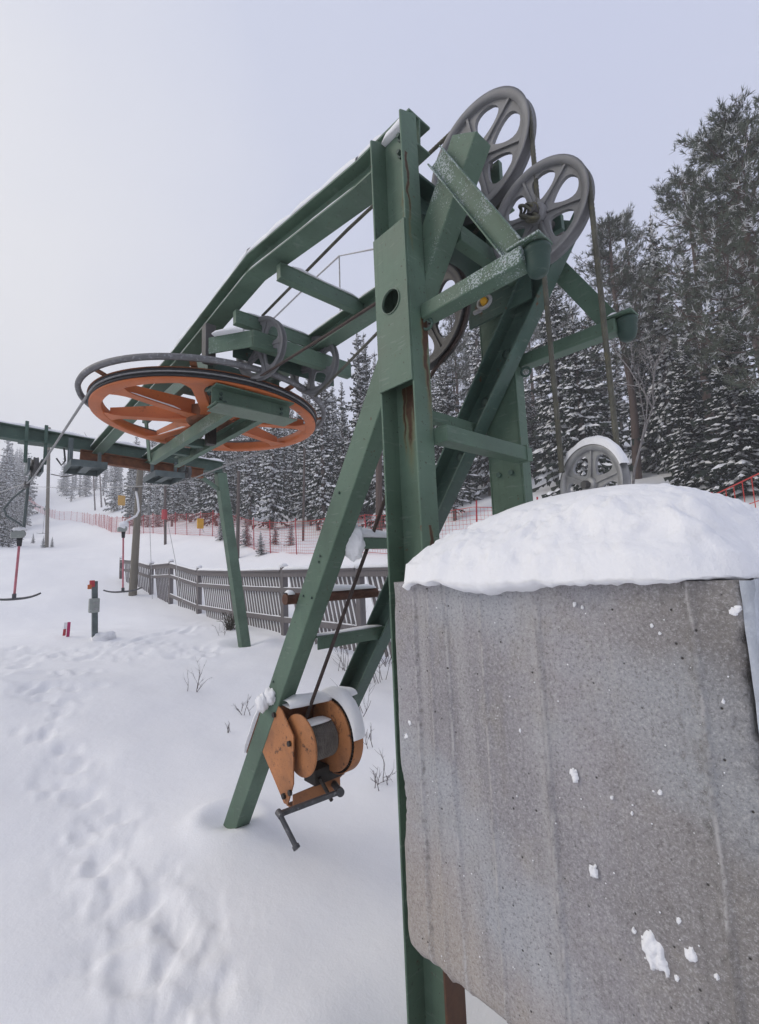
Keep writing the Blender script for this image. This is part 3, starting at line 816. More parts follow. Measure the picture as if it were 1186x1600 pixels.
# ------------------------------------------------------------------ hanging concrete block
BX0, BX1, BY0, BY1, BZ0, BZ1 = 1.03, 2.30, .18, 1.095, -1.122, -.05
CB = thing('concrete_counterweight', (1.66, .64, BZ0), 'big grey concrete counterweight block hanging beside the green tower, heaped with snow', 'counterweight')
def concrete():
    m, nt, b = mat('board_marked_concrete', .85, 0, .25)
    g = N(nt, 'ShaderNodeNewGeometry').outputs['Position']; P = pos(nt)
    sx = N(nt, 'ShaderNodeSeparateXYZ', {'Vector': g})
    n1 = noise_n(nt, P, 2.2, 4); n2 = noise_n(nt, P, 150, 4, .75); n3 = noise_n(nt, P, 9, 5, .6); n4 = noise_n(nt, P, 320, 2, .7)
    base = mix(nt, ramp(nt, n1, .33, .68), (.275, .262, .272), (.365, .348, .358))
    base = mix(nt, math_n(nt, 'MULTIPLY', ramp(nt, n3, .5, .7), .7), base, (.30, .278, .25))
    # damp, mossy brown side
    ed = math_n(nt, 'ADD', sx.outputs['Y'], math_n(nt, 'MULTIPLY', math_n(nt, 'SUBTRACT', n3, .5), .35))
    base = mix(nt, math_n(nt, 'MULTIPLY', ramp(nt, ed, .24, .48, (1,1,1), (0,0,0)), .6), base, (.19, .175, .15))
    # pale lime curtain and frost bloom
    vs = noise_n(nt, pos(nt, (9, 9, .6)), 1, 4)
    base = mix(nt, math_n(nt, 'MULTIPLY', ramp(nt, vs, .56, .68), .4), base, (.47, .455, .44))
    fb = noise_n(nt, pos(nt, (1.5, 1.5, 1.8)), 1.35, 3)
    base = mix(nt, math_n(nt, 'MULTIPLY', ramp(nt, fb, .50, .66), .55), base, (.40, .425, .45))
    low = math_n(nt, 'ADD', math_n(nt, 'MULTIPLY', math_n(nt, 'ADD', sx.outputs['Z'], 1.12), 1.4), math_n(nt, 'SUBTRACT', 1.0, sx.outputs['Y']))
    low = math_n(nt, 'ADD', low, math_n(nt, 'MULTIPLY', math_n(nt, 'SUBTRACT', noise_n(nt, pos(nt, (7, 7, 1.2)), 1, 3), .5), .9))
    base = mix(nt, math_n(nt, 'MULTIPLY', ramp(nt, low, .25, .62, (1,1,1), (0,0,0)), .65), base, (.42, .365, .31))
    for yl in (.99, .93, .865, .746, .583, .262):      # cement fins left at the board joints
        dl = math_n(nt, 'ABSOLUTE', math_n(nt, 'SUBTRACT', sx.outputs['Y'], math_n(nt, 'ADD', yl-.008, math_n(nt, 'MULTIPLY', noise_n(nt, pos(nt, (1, 1, 6)), 1.5, 3), .016))))
        fin = math_n(nt, 'MULTIPLY', ramp(nt, dl, .0014, .0042, (1,1,1), (0,0,0)), ramp(nt, noise_n(nt, pos(nt, (1, 1, 5)), 2.0+yl, 4), .44, .56))
        base = mix(nt, math_n(nt, 'MULTIPLY', fin, .8), base, (.55, .53, .51))
    for yl, wd in ((.978, .012), (.268, .018), (.30, .008)):      # raw honeycombed seams
        dl = math_n(nt, 'ABSOLUTE', math_n(nt, 'SUBTRACT', sx.outputs['Y'], math_n(nt, 'ADD', yl-.012, math_n(nt, 'MULTIPLY', noise_n(nt, pos(nt, (1, 1, 3)), 2, 4), .03))))
        seam = math_n(nt, 'MULTIPLY', ramp(nt, dl, wd*.3, wd, (1,1,1), (0,0,0)), ramp(nt, noise_n(nt, P, 75, 3, .7), 
            .52, .60))
        base = mix(nt, math_n(nt, 'MULTIPLY', seam, .62), base, (.09, .083, .075))
    # dark stained runs, pores, sand grain
    base = mix(nt, math_n(nt, 'MULTIPLY', ramp(nt, noise_n(nt, pos(nt, (14, 14, 1.0)), 1.3, 4), .58, .74), .30), base, (.19, .17, .16))
    base = mix(nt, math_n(nt, 'MULTIPLY', ramp(nt, n2, .52, .66), .6), base, (.52, .505, .50))
    base = mix(nt, math_n(nt, 'MULTIPLY', ramp(nt, n2, .46, .34), .7), base, (.15, .14, .137))
    base = mix(nt, math_n(nt, 'MULTIPLY', ramp(nt, n4, .6, .7), .5), base, (.6, .6, .6))
    pore = N(nt, 'ShaderNodeTexVoronoi', {'Vector': P, 'Scale': 26.0}).outputs['Distance']
    base = mix(nt, ramp(nt, pore, .07, .05), base, (.06, .055, .05))
    nt.links.new(base, b.inputs['Base Color'])
    h = math_n(nt, 'ADD', n2, math_n(nt, 'MULTIPLY', ramp(nt, pore, .05, .1), .8))
    h = math_n(nt, 'ADD', h, math_n(nt, 'MULTIPLY', n3, .5))
    bump(nt, b, h, .75, .005)
    return m
M['concrete'] = concrete()
def block():
    # cross-section ring in plan, denser on the faces that show
    def nz(v, s): return noise.noise(Vector(v)*s)
    ring = []
    ch = .035
    ys = np.linspace(BY1-ch, BY0+.01, 120)
    for y in np.linspace(BX1, BX0+ch, 40): ring.append((y, BY1, 1))
    for a in np.linspace(0, math.pi/2, 7)[1:-1]: ring.append((BX0+ch-ch*math.sin(a), BY1-ch+ch*math.cos(a), 0))
    for y in ys: ring.append((BX0, float(y), 0))
    for x in np.linspace(BX0+.01, BX1, 60): ring.append((float(x), BY0, 2))
    for y in np.linspace(BY0+.02, BY1-.02, 20): ring.append((BX1, float(y), 3))
    zs = list(np.linspace(BZ0+.02, BZ1, 190)); n = len(ring); vs = []
    for iz, z in enumerate([BZ0]+zs):
        ins = .014 if iz == 0 else .0
        for (x, y, k) in ring:
            dx = .0016*nz((x, y, z), 9)+.0009*nz((x, y, z), 34)
            px, py = x, y
            # board-marks: boards stand a little proud of one another
            if k == 0 and x == BX0:
                brd = sum(1 for q in (.99, .93, .865, .746, .583, .42, .262) if y < q)
                px += [0, .004, .0, .005, .001, .006, .002, .006][brd]+.5*dx
                for q in (.99, .93, .865, .746, .583, .262):
                    dd = abs(y-q+.004*nz((q*9, 0, z), 3))
                    if dd < .007: px -= .010*(1-dd/.007)*(.45+.8*abs(nz((q, z, 0), 7)))
            cx, cy = 1.66, .64
            l = math.hypot(px-cx, py-cy); px += (px-cx)/l*dx; py += (py-cy)/l*dx
            # broken arrises
            if k in (0, 1, 2):
                e1 = max(0, 1-math.hypot(x-BX0, y-BY0)/.07)
                if e1 > 0:
                    c_ = max(0, nz((3.1+z*.6, 1.7, z), 5.7)*.7+nz((1+z, 2+x, z), 21)*.35+nz((y*2, 2, z), 55)*.15+.16)*e1*.030; px += c_; py += c_*.9
                e2 = max(0, 1-math.hypot(x-BX0, y-BY1)/.08)
                if e2 > 0:
                    c_ = (max(0, nz((7.1, 4.7, z), 4.3)-.22)*1.5*(1+.5*nz((x*2, y, z), 60))+.10*max(0, nz((3+z*.7, 9+x, z), 17))+.06)*e2*.022; px += c_*.8; py -= c_
            eb = max(0, 1-(z-BZ0)/.06)
            if eb > 0:
                c_ = (.3+max(0, nz((x, y, 0), 11)*.8+nz((x, y, 5), 30)*.5))*eb*eb*.03
                px -= (px-cx)/l*c_; py -= (py-cy)/l*c_
            vs.append((px-(px-cx)*ins, py-(py-cy)*ins, z))
    fs = []; m_ = len(zs)+1
    for i in range(m_-1):
        for j in range(n):
            l = (j+1) % n; fs.append((i*n+j, i*n+l, (i+1)*n+l, (i+1)*n+j))
    fs += [tuple(range(n-1, -1, -1)), tuple(range((m_-1)*n, m_*n))]
    mb = MB(); mb.add(vs, fs, 0, True)
    return mb
blk = block().build('block', M['concrete'], CB, 0)
# lime skin and rime plastered on the weather side
mb = MB(); nx, nz_ = 40, 60; vs = []; fs = []
for i in range(nx+1):
    for j in range(nz_+1):
        x = BX0+.015+.9*(i/nx)**1.5; z = BZ0+.02+(BZ1-BZ0-.02)*j/nz_
        dy = .012+.010*noise.noise(Vector((x*14, 0, z*14)))+.006*noise.noise(Vector((x*40, 3, z*40)))
        if i == 0: dy = -.004
        vs.append((x+.012*noise.noise(Vector((z*18, 2, 0)))*(1-i/nx), BY0-dy, z))
for i in range(nx):
    for j in range(nz_): fs.append((i*(nz_+1)+j, (i+1)*(nz_+1)+j, (i+1)*(nz_+1)+j+1, i*(nz_+1)+j+1))
k = len(vs); vs += [(v[0], BY0+.01, v[2]) for v in vs]
mb.add(vs, fs, 0, True)
mb.v = mb.v[:k]
rime = mb.build('rime_crust', M['rime'], CB, 0); rime['label'] = 'bluish rime crust on the weather side of the block'
# snow heap on the block
def snow_heap():
    mb = MB(); nr, na = 90, 320; vs = []
    cx, cy = 1.665, .635; hx, hy = (BX1-BX0)/2+.03, (BY1-BY0)/2+.03
    for i in range(nr+1):
        r = i/nr
        for j in range(na):
            a = 2*math.pi*j/na
            ca, sa = math.cos(a), math.sin(a)
            # superellipse plan
            k = (abs(ca)**5+abs(sa)**5)**(-1/5)
            x = cx+hx*k*ca*r; y = cy+hy*k*sa*r
            # height: domed, ridge towards the weather side, running thin to the tower side
            u = (x-cx)/hx; v = (y-cy)/hy
            hgt = .228*(1-min(1, abs(r))**(3.1-1.0*v))*(1-.06*v*v)*(1-.10*max(0, v))+.042+.010*max(0, v)
            lump = noise.noise(Vector((x*9, y*9, 1.3)))*.5+noise.noise(Vector((x*21, y*21, 4)))*.3+.25*noise.noise(Vector((x*48, y*48, 7)))
            low = min(1, max(0, (r-.48)/.34))**1.4
            lump += .5*abs(noise.noise(Vector((x*13, y*13, 11))))-.25*abs(noise.noise(Vector((x*33, y*33, 17))))
            z = BZ1+hgt+.006*low*noise.noise(Vector((x*70, y*70, 2)))+.058*lump*low*(.35+.65*(1-r))*1.4+.010*noise.noise(Vector((x*3, y*3, 0)))
            x += .016*low*noise.noise(Vector((y*14, z*14, 2))); y += .016*low*noise.noise(Vector((x*14, z*14, 9)))
            vs.append((x, y, z))
    # drooping lip
    for s_, (dr, dz) in enumerate(((.022, -.010), (.030, -.030), (.018, -.050), (-.01, -.048), (-.05, -.03))):
        for j in range(na):
            a = 2*math.pi*j/na; ca, sa = math.cos(a), math.sin(a); k = (abs(ca)**5+abs(sa)**5)**(-1/5)
            x = cx+(hx+dr-.012)*k*ca; y = cy+(hy+dr-.012)*k*sa
            w = .62+.9*noise.noise(Vector((x*5, y*5, 3)))+.5*noise.noise(Vector((x*16, y*16, 8)))
            corner = max(0, 1-math.hypot(x-BX0, y-BY1)/.13)
            right = max(0, 1-math.hypot(x-BX0, y-BY0)/.7)
            w = max(.12, w*(1-.75*right)+.9*corner)
            q_ = .0045*noise.noise(Vector((x*45, y*45, s_*.6)))+.003*noise.noise(Vector((x*95, y*95, s_)))
            vs.append((x+q_, y+q_*.7, BZ1+.012+dz*w+q_))
    fs = []
    for i in range(nr+5):
        for j in range(na):
            l = (j+1) % na; fs.append((i*na+j, (i+1)*na+j, (i+1)*na+l, i*na+l))
    mb.add(vs, fs, 0, True); return mb
heap = snow_heap().build('snow_heap', M['snow_fine'], CB, 0)
# bits of snow stuck to the face
mb = MB()
def crust(mb, p, sy, sz, seed, thick=.5):
    n = 26; H = {}; e = 1.7
    for a in range(n+1):
        for b in range(n+1):
            u, v = -e+2*e*a/n, -e+2*e*b/n
            f = noise.noise(Vector((u*1.1+seed, v*1.1, seed*.7)))*.9+noise.noise(Vector((u*2.6, v*2.6+seed, 3)))*.55+noise.noise(Vector((u*6, v*6, seed)))*.25
            h = (.75-(u*u+v*v)+f*.95)
            H[a, b] = h
    ids = {}; vs = []; fs = []
    for a in range(n):
        for b in range(n):
            q = [(a, b), (a+1, b), (a+1, b+1), (a, b+1)]
            if max(H[c] for c in q) <= 0: continue
            f = []
            for c in q:
                if c not in ids:
                    ids[c] = len(vs); u, v = -e+2*e*c[0]/n, -e+2*e*c[1]/n; h = max(0, H[c])
                    h = min(sy, sz)*thick*(h**.6)*(1+.35*noise.noise(Vector((u*5, v*5, seed+9)))) if H[c] > 0 else -.003
                    vs.append((p.x+.0005-h, p.y+u*sy, p.z+v*sz-h*.3))
                f.append(ids[c])
            fs.append(tuple(f))
    mb.add(vs, fs, 0, True)
for (px, py, s_) in ((1022, 1490, .040), (1034, 1508, .024), (1012, 1470, .018), (1080, 1493, .018), (927, 1364, .020), (897, 1213, .018), (1057, 1530, .007), (640, 1130, .012), (634, 1150, .014),
                     (897, 945, .007), (909, 950, .006), (1145, 955, .013), (1152, 952, .01), (1018, 978, .006), (1030, 990, .005), (1130, 1097, .006), (1031, 1240, .007), (955, 1247, .005), (987, 1272, .005), (1120, 1528, .008), (812, 1142, .006), (1060, 1440, .008), (990, 1455, .007)):
    crust(mb, at(px, py, X=BX0-.001), s_*.55, s_*.72, px*.137+py*.011, .32)
for i in range(70):
    px, py = random.uniform(660, 1140), random.uniform(930, 1560)
    p = at(px, py, X=BX0-.0005)
    if p.y < BY0+.02 or p.z < BZ0+.03: continue
    s_ = random.uniform(.0008, .0022); snow_blob(mb, p, (s_*.6, s_, s_), i*.7, 3)
bits = mb.build('snow_bits', M['snow_fine'], CB, 0); bits['kind'] = 'stuff'
mb = MB()
for i in range(16):
    z = random.uniform(-.55, -.12); snow_blob(mb, (1.262+random.uniform(0, .02), Y0-.002, z), (.012*random.uniform(.5, 1.2),)*3, i*1.9, 7)
b_ = mb.build('snow_bits', M['snow_fine'], FR, 0); b_['kind'] = 'stuff'
# rusty leg under the block (hanger)
mb = MB(); mb.span((1.30, .98, -1.9), (1.33, 1.0, BZ0+.002)) 
# block pulley in the snow
BP = add_sheave((1.67, .68, .264), .145, -.38, .034, 5, .45, parent=CB, name='block_pulley', m='galv', label='grey pulley half sunk in the snow on the block')
mb = MB()
vs = []; fs = []; na = 30
for i in range(na+1):
    a = math.pi*(.10+.80*i/na); f_ = math.sin(math.pi*i/na)
    hh = (.010+.022*f_)*(1+.3*noise.noise(Vector((i*.4, 0, 0))))
    for j, (w_, q) in enumerate(((-.019, 0), (-.018, .7), (0, 1), (.018, .7), (.019, 0))):
        r_ = .145+hh*q; ax = Vector((math.cos(-.38), math.sin(-.38), 0)); yv = Vector((-math.sin(-.38), math.cos(-.38), 0))
        vs.append(Vector((1.67, .68, .264))+ax*w_+yv*(r_*math.cos(a))+Vector((0, 0, r_*math.sin(a))))
for i in range(na):
    for j in range(4): fs.append((i*5+j, i*5+j+1, (i+1)*5+j+1, (i+1)*5+j))
mb.add(vs, fs, 0, True); mb.build('snow_cap', M['snow_fine'], BP, 0)

# ------------------------------------------------------------------ winch on the near strut
WK = .932
WN = thing('hand_winch', (1.46, 2.5, -.9), 'rusty orange hand winch with a cable drum, bolted between the inclined struts', 'winch')
def pl(poly, x0, x1):
    """plate: polygon given as (Y,Z), between x0 and x1"""
    mb = MB(); n = len(poly)
    mb.add([(x0, y, z) for y, z in poly]+[(x1, y, z) for y, z in poly],
           [tuple(range(n)), tuple(range(2*n-1, n-1, -1))]+[(i, n+i, n+(i+1) % n, (i+1) % n) for i in range(n)])
    return mb
sp = [(2.70, -.80), (2.80, -1.06), (2.79, -1.09), (2.51, -1.335), (2.47, -1.33), (2.405, -1.20), (2.395, -.94), (2.52, -.82), (2.64, -.77)]
side = pl(sp, 1.455, 1.464).build('side_plate', M['orange_old'], WN, .002)
sp2 = [(2.66, -.80), (2.72, -1.06), (2.45, -1.30), (2.36, -1.22), (2.30, -.95), (2.45, -.80)]
pl(sp2, 1.80, 1.81).build('side_plate', M['orange_old'], WN, .002)
for (y, z) in ((2.60, -.86), (2.43, -.985), (2.50, -1.29), (2.43, -1.25)):
    mb = MB(); mb.lathe([(0, 0), (.017, 0), (.017, -.014), (0, -.014)], (1.455, y, z), (1, 0, 0), 6, smooth=False)
    mb.build('bolt', M['grease'], WN, 0)
mb = MB(); mb.span((1.465, 2.56, -1.10), (1.80, 2.60, -.80)); mb.build('back_plate', M['rusty'], WN, .003)
mb = MB(); mb.span((1.30, 2.72, -1.14), (1.46, 2.735, -.80)); 
DC = Vector((1.46, 2.40, -1.0))
mb = MB(); mb.lathe([(0, .035), (.165, .035), (.17, .039), (.17, .047), (.165, .05), (0, .05)], DC, (1, 0, 0), 48, closed=False); mb.build('drum_flange', M['orange_old'], WN, .001)
mb = MB(); mb.lathe([(0, .245), (.195, .245), (.205, .250), (.205, .262), (0, .262)], DC, (1, 0, 0), 56, closed=False); mb.build('drum_flange', M['orange_old'], WN, .001)
mb = MB()          # wound cable: separate turns
for k in range(15):
    x = .055+k*.0128
    mb.lathe([(.104+.0063*math.cos(a), x+.0063*math.sin(a)) for a in np.linspace(0, 6.283, 7, endpoint=False)], DC, (1, 0, 0), 36)
mb.lathe([(.101, .05), (.101, .245)], DC, (1, 0, 0), 24, closed=False)
mb.build('wound_cable', M['drum_rope'], WN, 0)
mb = MB()          # ring gear behind the big flange
nt_ = 64
for k in range(nt_):
    a = 2*math.pi*k/nt_; d = Vector((0, math.cos(a), math.sin(a))); 
    mb.prism(rect(.02, .009), DC+d*.200+Vector((.274, 0, 0)), DC+d*.214+Vector((.274, 0, 0)), (1, 0, 0))
mb.lathe([(0, .263), (.202, .263), (.202, .285), (0, .285)], DC, (1, 0, 0), 48, closed=False)
mb.build('ring_gear', M['grease'], WN, 0)
mb = MB(); mb.lathe([(.222, .268), (.222, .335), (0, .335), (0, .331), (.217, .331), (.217, .268)], DC, (1, 0, 0), 56, closed=True); mb.build('gear_guard', M['orange_old'], WN, .001)
mb = MB(); mb.span((1.4645, 2.43, -1.345), (1.80, 2.50, -1.335)); mb.span((1.4645, 2.422, -1.335), (1.80, 2.43, -1.265)); mb.build('tie_bar', M['orange_old'], WN, .002)
mb = MB(); mb.span((1.60, 2.40, -1.26), (1.82, 2.52, -1.17)); mb.tube([(1.62, 2.38, -1.21), (1.70, 2.38, -1.36)], .012, 8); mb.build('gearbox', M['grease'], WN, .006)
mb = MB()
c0 = at(531, 1237, Y=2.25); c1 = at(437, 1272, Y=2.20); c2 = at(463, 1324, Y=2.08); c00 = at(522, 1225, Y=2.42)
mb.tube([c00, c0], .02, 12); mb.lathe([(0, -.022), (.024, -.022), (.024, .022), (0, .022)], c0, c0-c00, 14, closed=False)
d = (c1-c0).normalized(); mb.prism(rect(.022, .024), c0, c1, (0, 1, 0))
mb.lathe([(0, -.02), (.017, -.02), (.017, .02), (0, .02)], c1, (0, 1, .3), 12, closed=False)
mb.tube([c1, c1.lerp(c2, .93)], .0125, 12); mb.lathe([(0, 0), (.018, 0), (.018, .02), (0, .02)], c1.lerp(c2, .93), c2-c1, 12, closed=False)
mb.build('crank_handle', M['crank'], WN, .002)
# snow on the winch
mb = MB(); snow_blob(mb, (1.45, 2.64, -.76), (.035, .06, .05), 2.2, 12); snow_blob(mb, (1.41, 2.68, -.80), (.03, .05, .06), 3.2, 12); mb.build('snow_clump', M['snow_fine'], WN, 0)
snow_strip('snow_cap', (1.47, 2.50, -.80), (1.93, 2.44, -.80), .16, .085, WN, seed=41, n=10)
mb = MB(); vs = []; fs = []; na = 26      # arc of snow on the gear guard
for i in range(na+1):
    a = math.pi*(.98-.78*i/na); a = math.pi-a*1.0
    f_ = math.sin(math.pi*min(1, max(0, i/na)))**.5
    hh = (.006+.052*f_)*(1+.25*noise.noise(Vector((i*.35, 5, 0))))
    for (w_, q) in ((.262, 0), (.264, .8), (.30, 1.0), (.333, .8), (.336, 0)):
        vs.append(DC+Vector((w_, -math.cos(a)*(.222+hh*q), math.sin(a)*(.222+hh*q))))
for i in range(na):
    for j in range(4): fs.append((i*5+j, i*5+j+1, (i+1)*5+j+1, (i+1)*5+j))
mb.add(vs, fs, 0, True); mb.build('snow_arc', M['snow_fine'], WN, 0)
snow_strip('snow_cap', DC+Vector((.06, 0, .104)), DC+Vector((.235, 0, .104)), .12, .016, WN, seed=44)
k_ = 1/WK
mb = MB(); mb.prism(rect(.11, .012), (1.41*k_, (strut_at(-1.10)+.092)*k_, -1.10*k_), (1.41*k_, (strut_at(-.80)+.092)*k_, -.80*k_), (1, 0, 0)); mb.build('mounting_plate', M['rusty'], WN, .002)
snow_strip('snow_cap', (1.39*k_, (strut_at(-1.10)+.10)*k_, -1.10*k_), (1.39*k_, (strut_at(-.80)+.10)*k_, -.80*k_), .11, .035, WN, seed=45)
# winch cable to the lower sheave
wy = 2.40+.075
wc = line('winch_cable', [(DC+Vector((.11, .104, .02)))*WK, Vector((1.67, 1.43-.01, .92))+Vector((0, .0, 0))]+arc(SL, .252, -math.pi*.62, -math.pi*1.48, 20)+[(1.66, 2.2, 1.49), (1.62, 3.05, 1.485)], .010, 'rope_dark',
          'dark rusty cable running from the winch drum up behind the near column', n=8)

WN.location = WN.location*WK
WN.scale = (WK, WK, WK)
# ------------------------------------------------------------------ bullwheel and its carriage
BC = Vector((1.67, 4.12, 1.415)); TILT = -.036
BWT = thing('bullwheel', BC, 'big orange bullwheel lying flat under the long beams', 'bullwheel')
BWT.rotation_euler = (0, -TILT, 0)
def bw(mb, name, m, bevel=.003, parent=None):
    o = mb.build(name, m if isinstance(m, list) else M[m], None, bevel); o.parent = parent or BWT; return o
NS = 8
mb = MB(); mb.lathe([(.975, 0), (.975, .012), (.892, .012), (.892, .075), (.882, .075), (.882, 0), (.89, -.004), (.965, -.004)], (0, 0, 0), (0, 0, 1), 96)
mb.lathe([(.930, .012), (.942, .012), (.942, .058), (.930, .058)], (0, 0, 0), (0, 0, 1), 96)
RIM = bw(mb, 'rim', 'orange', 0)
mb = MB(); mb.lathe([(.943, .014), (.980, .014), (.984, .018), (.984, .026), (.962, .034), (.962, .050), (.986, .058), (.986, .074), (.943, .074)], (0, 0, 0), (0, 0, 1), 96); bw(mb, 'rubber_liner', 'rubber', 0)
mb = MB(); mb.lathe([(.92, .077), (.992, .077), (.992, .082), (.92, .082)], (0, 0, 0), (0, 0, 1), 96); bw(mb, 'top_flange', 'rusty', 0)
for k in range(NS):
    a = 2*math.pi*(k+.35)/NS; d = Vector((math.cos(a), math.sin(a), 0)); s_ = Vector((-d.y, d.x, 0))
    mb = MB(); n = 14; vs = []
    # flat lower flange widening into the rim with fillets
    for i in range(n+1):
        t_ = i/n; r_ = .17+(.884-.17)*t_; w_ = .043+.07*max(0, (t_-.80)/.20)**2.0+.03*max(0, (.2-t_)/.2)
        for q, z in ((-w_, 0), (w_, 0), (w_, .010), (-w_, .010)): vs.append(d*r_+s_*q+Vector((0, 0, z)))
    fs = []
    for i in range(n):
        for j in range(4): fs.append((i*4+j, i*4+(j+1) % 4, (i+1)*4+(j+1) % 4, (i+1)*4+j))
    fs += [(3, 2, 1, 0), (n*4, n*4+1, n*4+2, n*4+3)]
    mb.add(vs, fs)
    R3 = Matrix((d, s_, Vector((0, 0, 1)))).transposed()
    mb.add([d*.18+s_*q+Vector((0, 0, z)) for q in (-.006, .006) for z in (.0105, .165)]+[d*.86+s_*q+Vector((0, 0, z)) for q in (-.006, .006) for z in (.0105, .085)], [(0,1,3,2),(4,6,7,5),(0,4,5,1),(2,3,7,6),(0,2,6,4),(1,5,7,3)])
    sk = bw(mb, 'spoke', 'orange', .002)
    if k % 2 == 0: o = snow_strip('snow_cap', d*.34+Vector((0, 0, .011))+s_*.024, d*.80+Vector((0, 0, .011))+s_*.024, .034, .02, None, seed=50+k); o.parent = sk
    mb = MB(); mb.prism(rect(.05, .012), d*.93+Vector((0, 0, .088)), d*1.05+Vector((0, 0, .118)), s_); bw(mb, 'ring_bracket', 'rusty', .002)
mb = MB(); mb.lathe([(0, -.02), (.20, -.02), (.215, 0), (.215, .11), (.12, .12), (.12, .22), (0, .22)], (0, 0, 0), (0, 0, 1), 40, closed=False); bw(mb, 'hub', 'rusty', .002)
mb = MB(); mb.lathe([(1.036, .106), (1.070, .104), (1.078, .124), (1.070, .144), (1.036, .144)], (0, 0, 0), (0, 0, 1), 110); RG = bw(mb, 'catch_ring', 'ring', 0)
RG['label'] = 'frosted grey rope catching ring outside the orange rim'
# carriage: frame under and over the wheel
CG = thing('wheel_carriage', (1.67, 3.1, 1.4), 'green carriage frame with grey pulleys holding the bullwheel', 'carriage')
def cpart(mb, name, m, bevel=.003, parent=None, label=None):
    o = mb.build(name, M[m], parent or CG, bevel)
    if label: o['label'] = label
    return o
mb = MB(); mb.prism(ibeam(.17, .15, .012, .012), (1.33, 3.27, 1.335), (2.0, 3.27, 1.325), (0, 1, 0)); cpart(mb, 'under_beam', 'green', .003, label='short beam across under the wheel')
for (x, z) in ((1.40, 1.36), (1.40, 1.325), (1.43, 1.30), (1.92, 1.35), (1.92, 1.31)):
    mb = MB(); mb.lathe([(0, 0), (.013, 0), (.013, .014), (0, .014)], (x, 3.264, z), (0, -1, 0), 6, smooth=False); cpart(mb, 'bolt', 'cup', 0)
mb = MB(); mb.span((1.345, 3.17, 1.248), (2.02, 3.39, 1.256)); cpart(mb, 'under_plate', 'green_pale', .002)
for x in (1.505, 1.825):
    mb = MB(); mb.prism(channel(.06, .115, .009, 1 if x < 1.6 else -1), (x, 3.37, 1.307), (x, 5.42, 1.307), (1, 0, 0)); cpart(mb, 'lower_rail', 'green_frost', .003, label='%s lower rail under the wheel' % ('near' if x < 1.6 else 'far'))
for (x, y) in ((1.52, 4.95), (1.82, 4.55)):
    mb = MB(); mb.span((1.57, y-.04, 1.28), (1.765, y+.04, 1.36)); cpart(mb, 'rail_tie', 'green_dark', .003)
for (u_, v_) in ((1.50, 1.36), (1.84, 1.98)):
    mb = MB(); mb.prism(rect(.07, .012), (u_, 5.40, 1.28), (v_, 5.05, 1.62), (0, 1, 0)); cpart(mb, 'end_strut', 'green', .002)
mb = MB(); mb.span((1.63, 4.08, 1.20), (1.71, 4.16, 1.41)); cpart(mb, 'axle', 'grease', .004)
for x in (1.36, 1.95):
    mb = MB(); mb.prism(channel(.06, .12, .009, 1 if x < 1.6 else -1), (x, 3.35, 1.70), (x, 5.2, 1.70), (1, 0, 0)); cpart(mb, 'upper_rail', 'green_dark', .003)
for y in (3.6, 4.12, 5.0):
    mb = MB(); mb.span((1.42, y-.06, 1.66), (1.89, y+.06, 1.74)); cpart(mb, 'upper_tie', 'green_dark', .003)
mb = MB(); mb.lathe([(0, .15), (.09, .15), (.09, .33), (0, .33)], BC, (0, 0, 1), 24, closed=False); cpart(mb, 'bearing_housing', 'green_dark', .002)
for (x, y) in ((1.36, 3.40), (1.95, 3.40)):
    mb = MB(); mb.span((x-.02, y-.03, 1.42), (x+.02, y+.03, 1.66)); cpart(mb, 'hanger', 'green_dark', .002)
# pulley box at its front
mb = MB()
mb.span((1.50, 2.93, 1.645), (2.42, 2.94, 1.775)); mb.span((1.50, 2.9405, 1.645), (2.42, 2.99, 1.653)); mb.span((1.50, 2.9405, 1.767), (2.42, 2.99, 1.775)); cpart(mb, 'front_channel', 'green', .002, label='front channel of the pulley box')
mb = MB(); mb.prism(rect(.010, .13), (1.503, 2.945, 1.71), (1.30, 3.25, 1.71), (0, 0, 1) if False else (1, 1, 0)); cpart(mb, 'end_plate', 'green_frost', .002)
mb = MB(); mb.span((1.46, 3.18, 1.645), (2.42, 3.19, 1.775)); cpart(mb, 'back_channel', 'green_dark', .002)
for (a, b) in ((1.50, 1.585), (1.68, 2.06), (2.18, 2.42)):
    mb = MB(); mb.span((a, 2.991, 1.764), (b, 3.179, 1.772)); cpart(mb, 'top_plate', 'green', .001)
snow_strip('snow_cap', (1.46, 3.07, 1.775), (2.30, 3.06, 1.775), .20, .06, CG, seed=61, n=10)
snow_strip('snow_cap', (1.34, 3.22, 1.775), (1.49, 3.02, 1.775), .14, .05, CG, seed=62, n=10)
for x in (1.63, 2.12):
    add_sheave((x, 3.06, 1.715), .248, .30, .045, 5, .3+x, parent=CG, name='pulley', m='cast')
mb = MB(); mb.span((1.28, 3.26, 1.60), (1.36, 3.34, 1.90)); cpart(mb, 'roller_post', 'cast_dark', .004)

# ------------------------------------------------------------------ haul rope
hr = []
hrope = [Vector((.69, 60, 9.5)), Vector((.69, 30, 4.6)), Vector((.69, 16, 2.45)), Vector((.68, 8.5, 1.47)), Vector((.68, 7.8, 1.43))]
pts = hrope+[BC+Vector((.97*math.cos(a), .97*math.sin(a), .058-.036*.97*math.cos(a)*1.0)) for a in np.linspace(math.pi, 2*math.pi, 40)]
pts += [Vector((2.64, 7.6, 1.52)), Vector((2.65, 8.4, 1.60)), Vector((2.65, 16, 2.72)), Vector((2.65, 30, 5.0)), Vector((2.65, 60, 9.8))]
line('haul_rope', pts, .011, 'rope_pale', 'long frosted haul rope looped round the orange bullwheel', 'haul rope', 6)

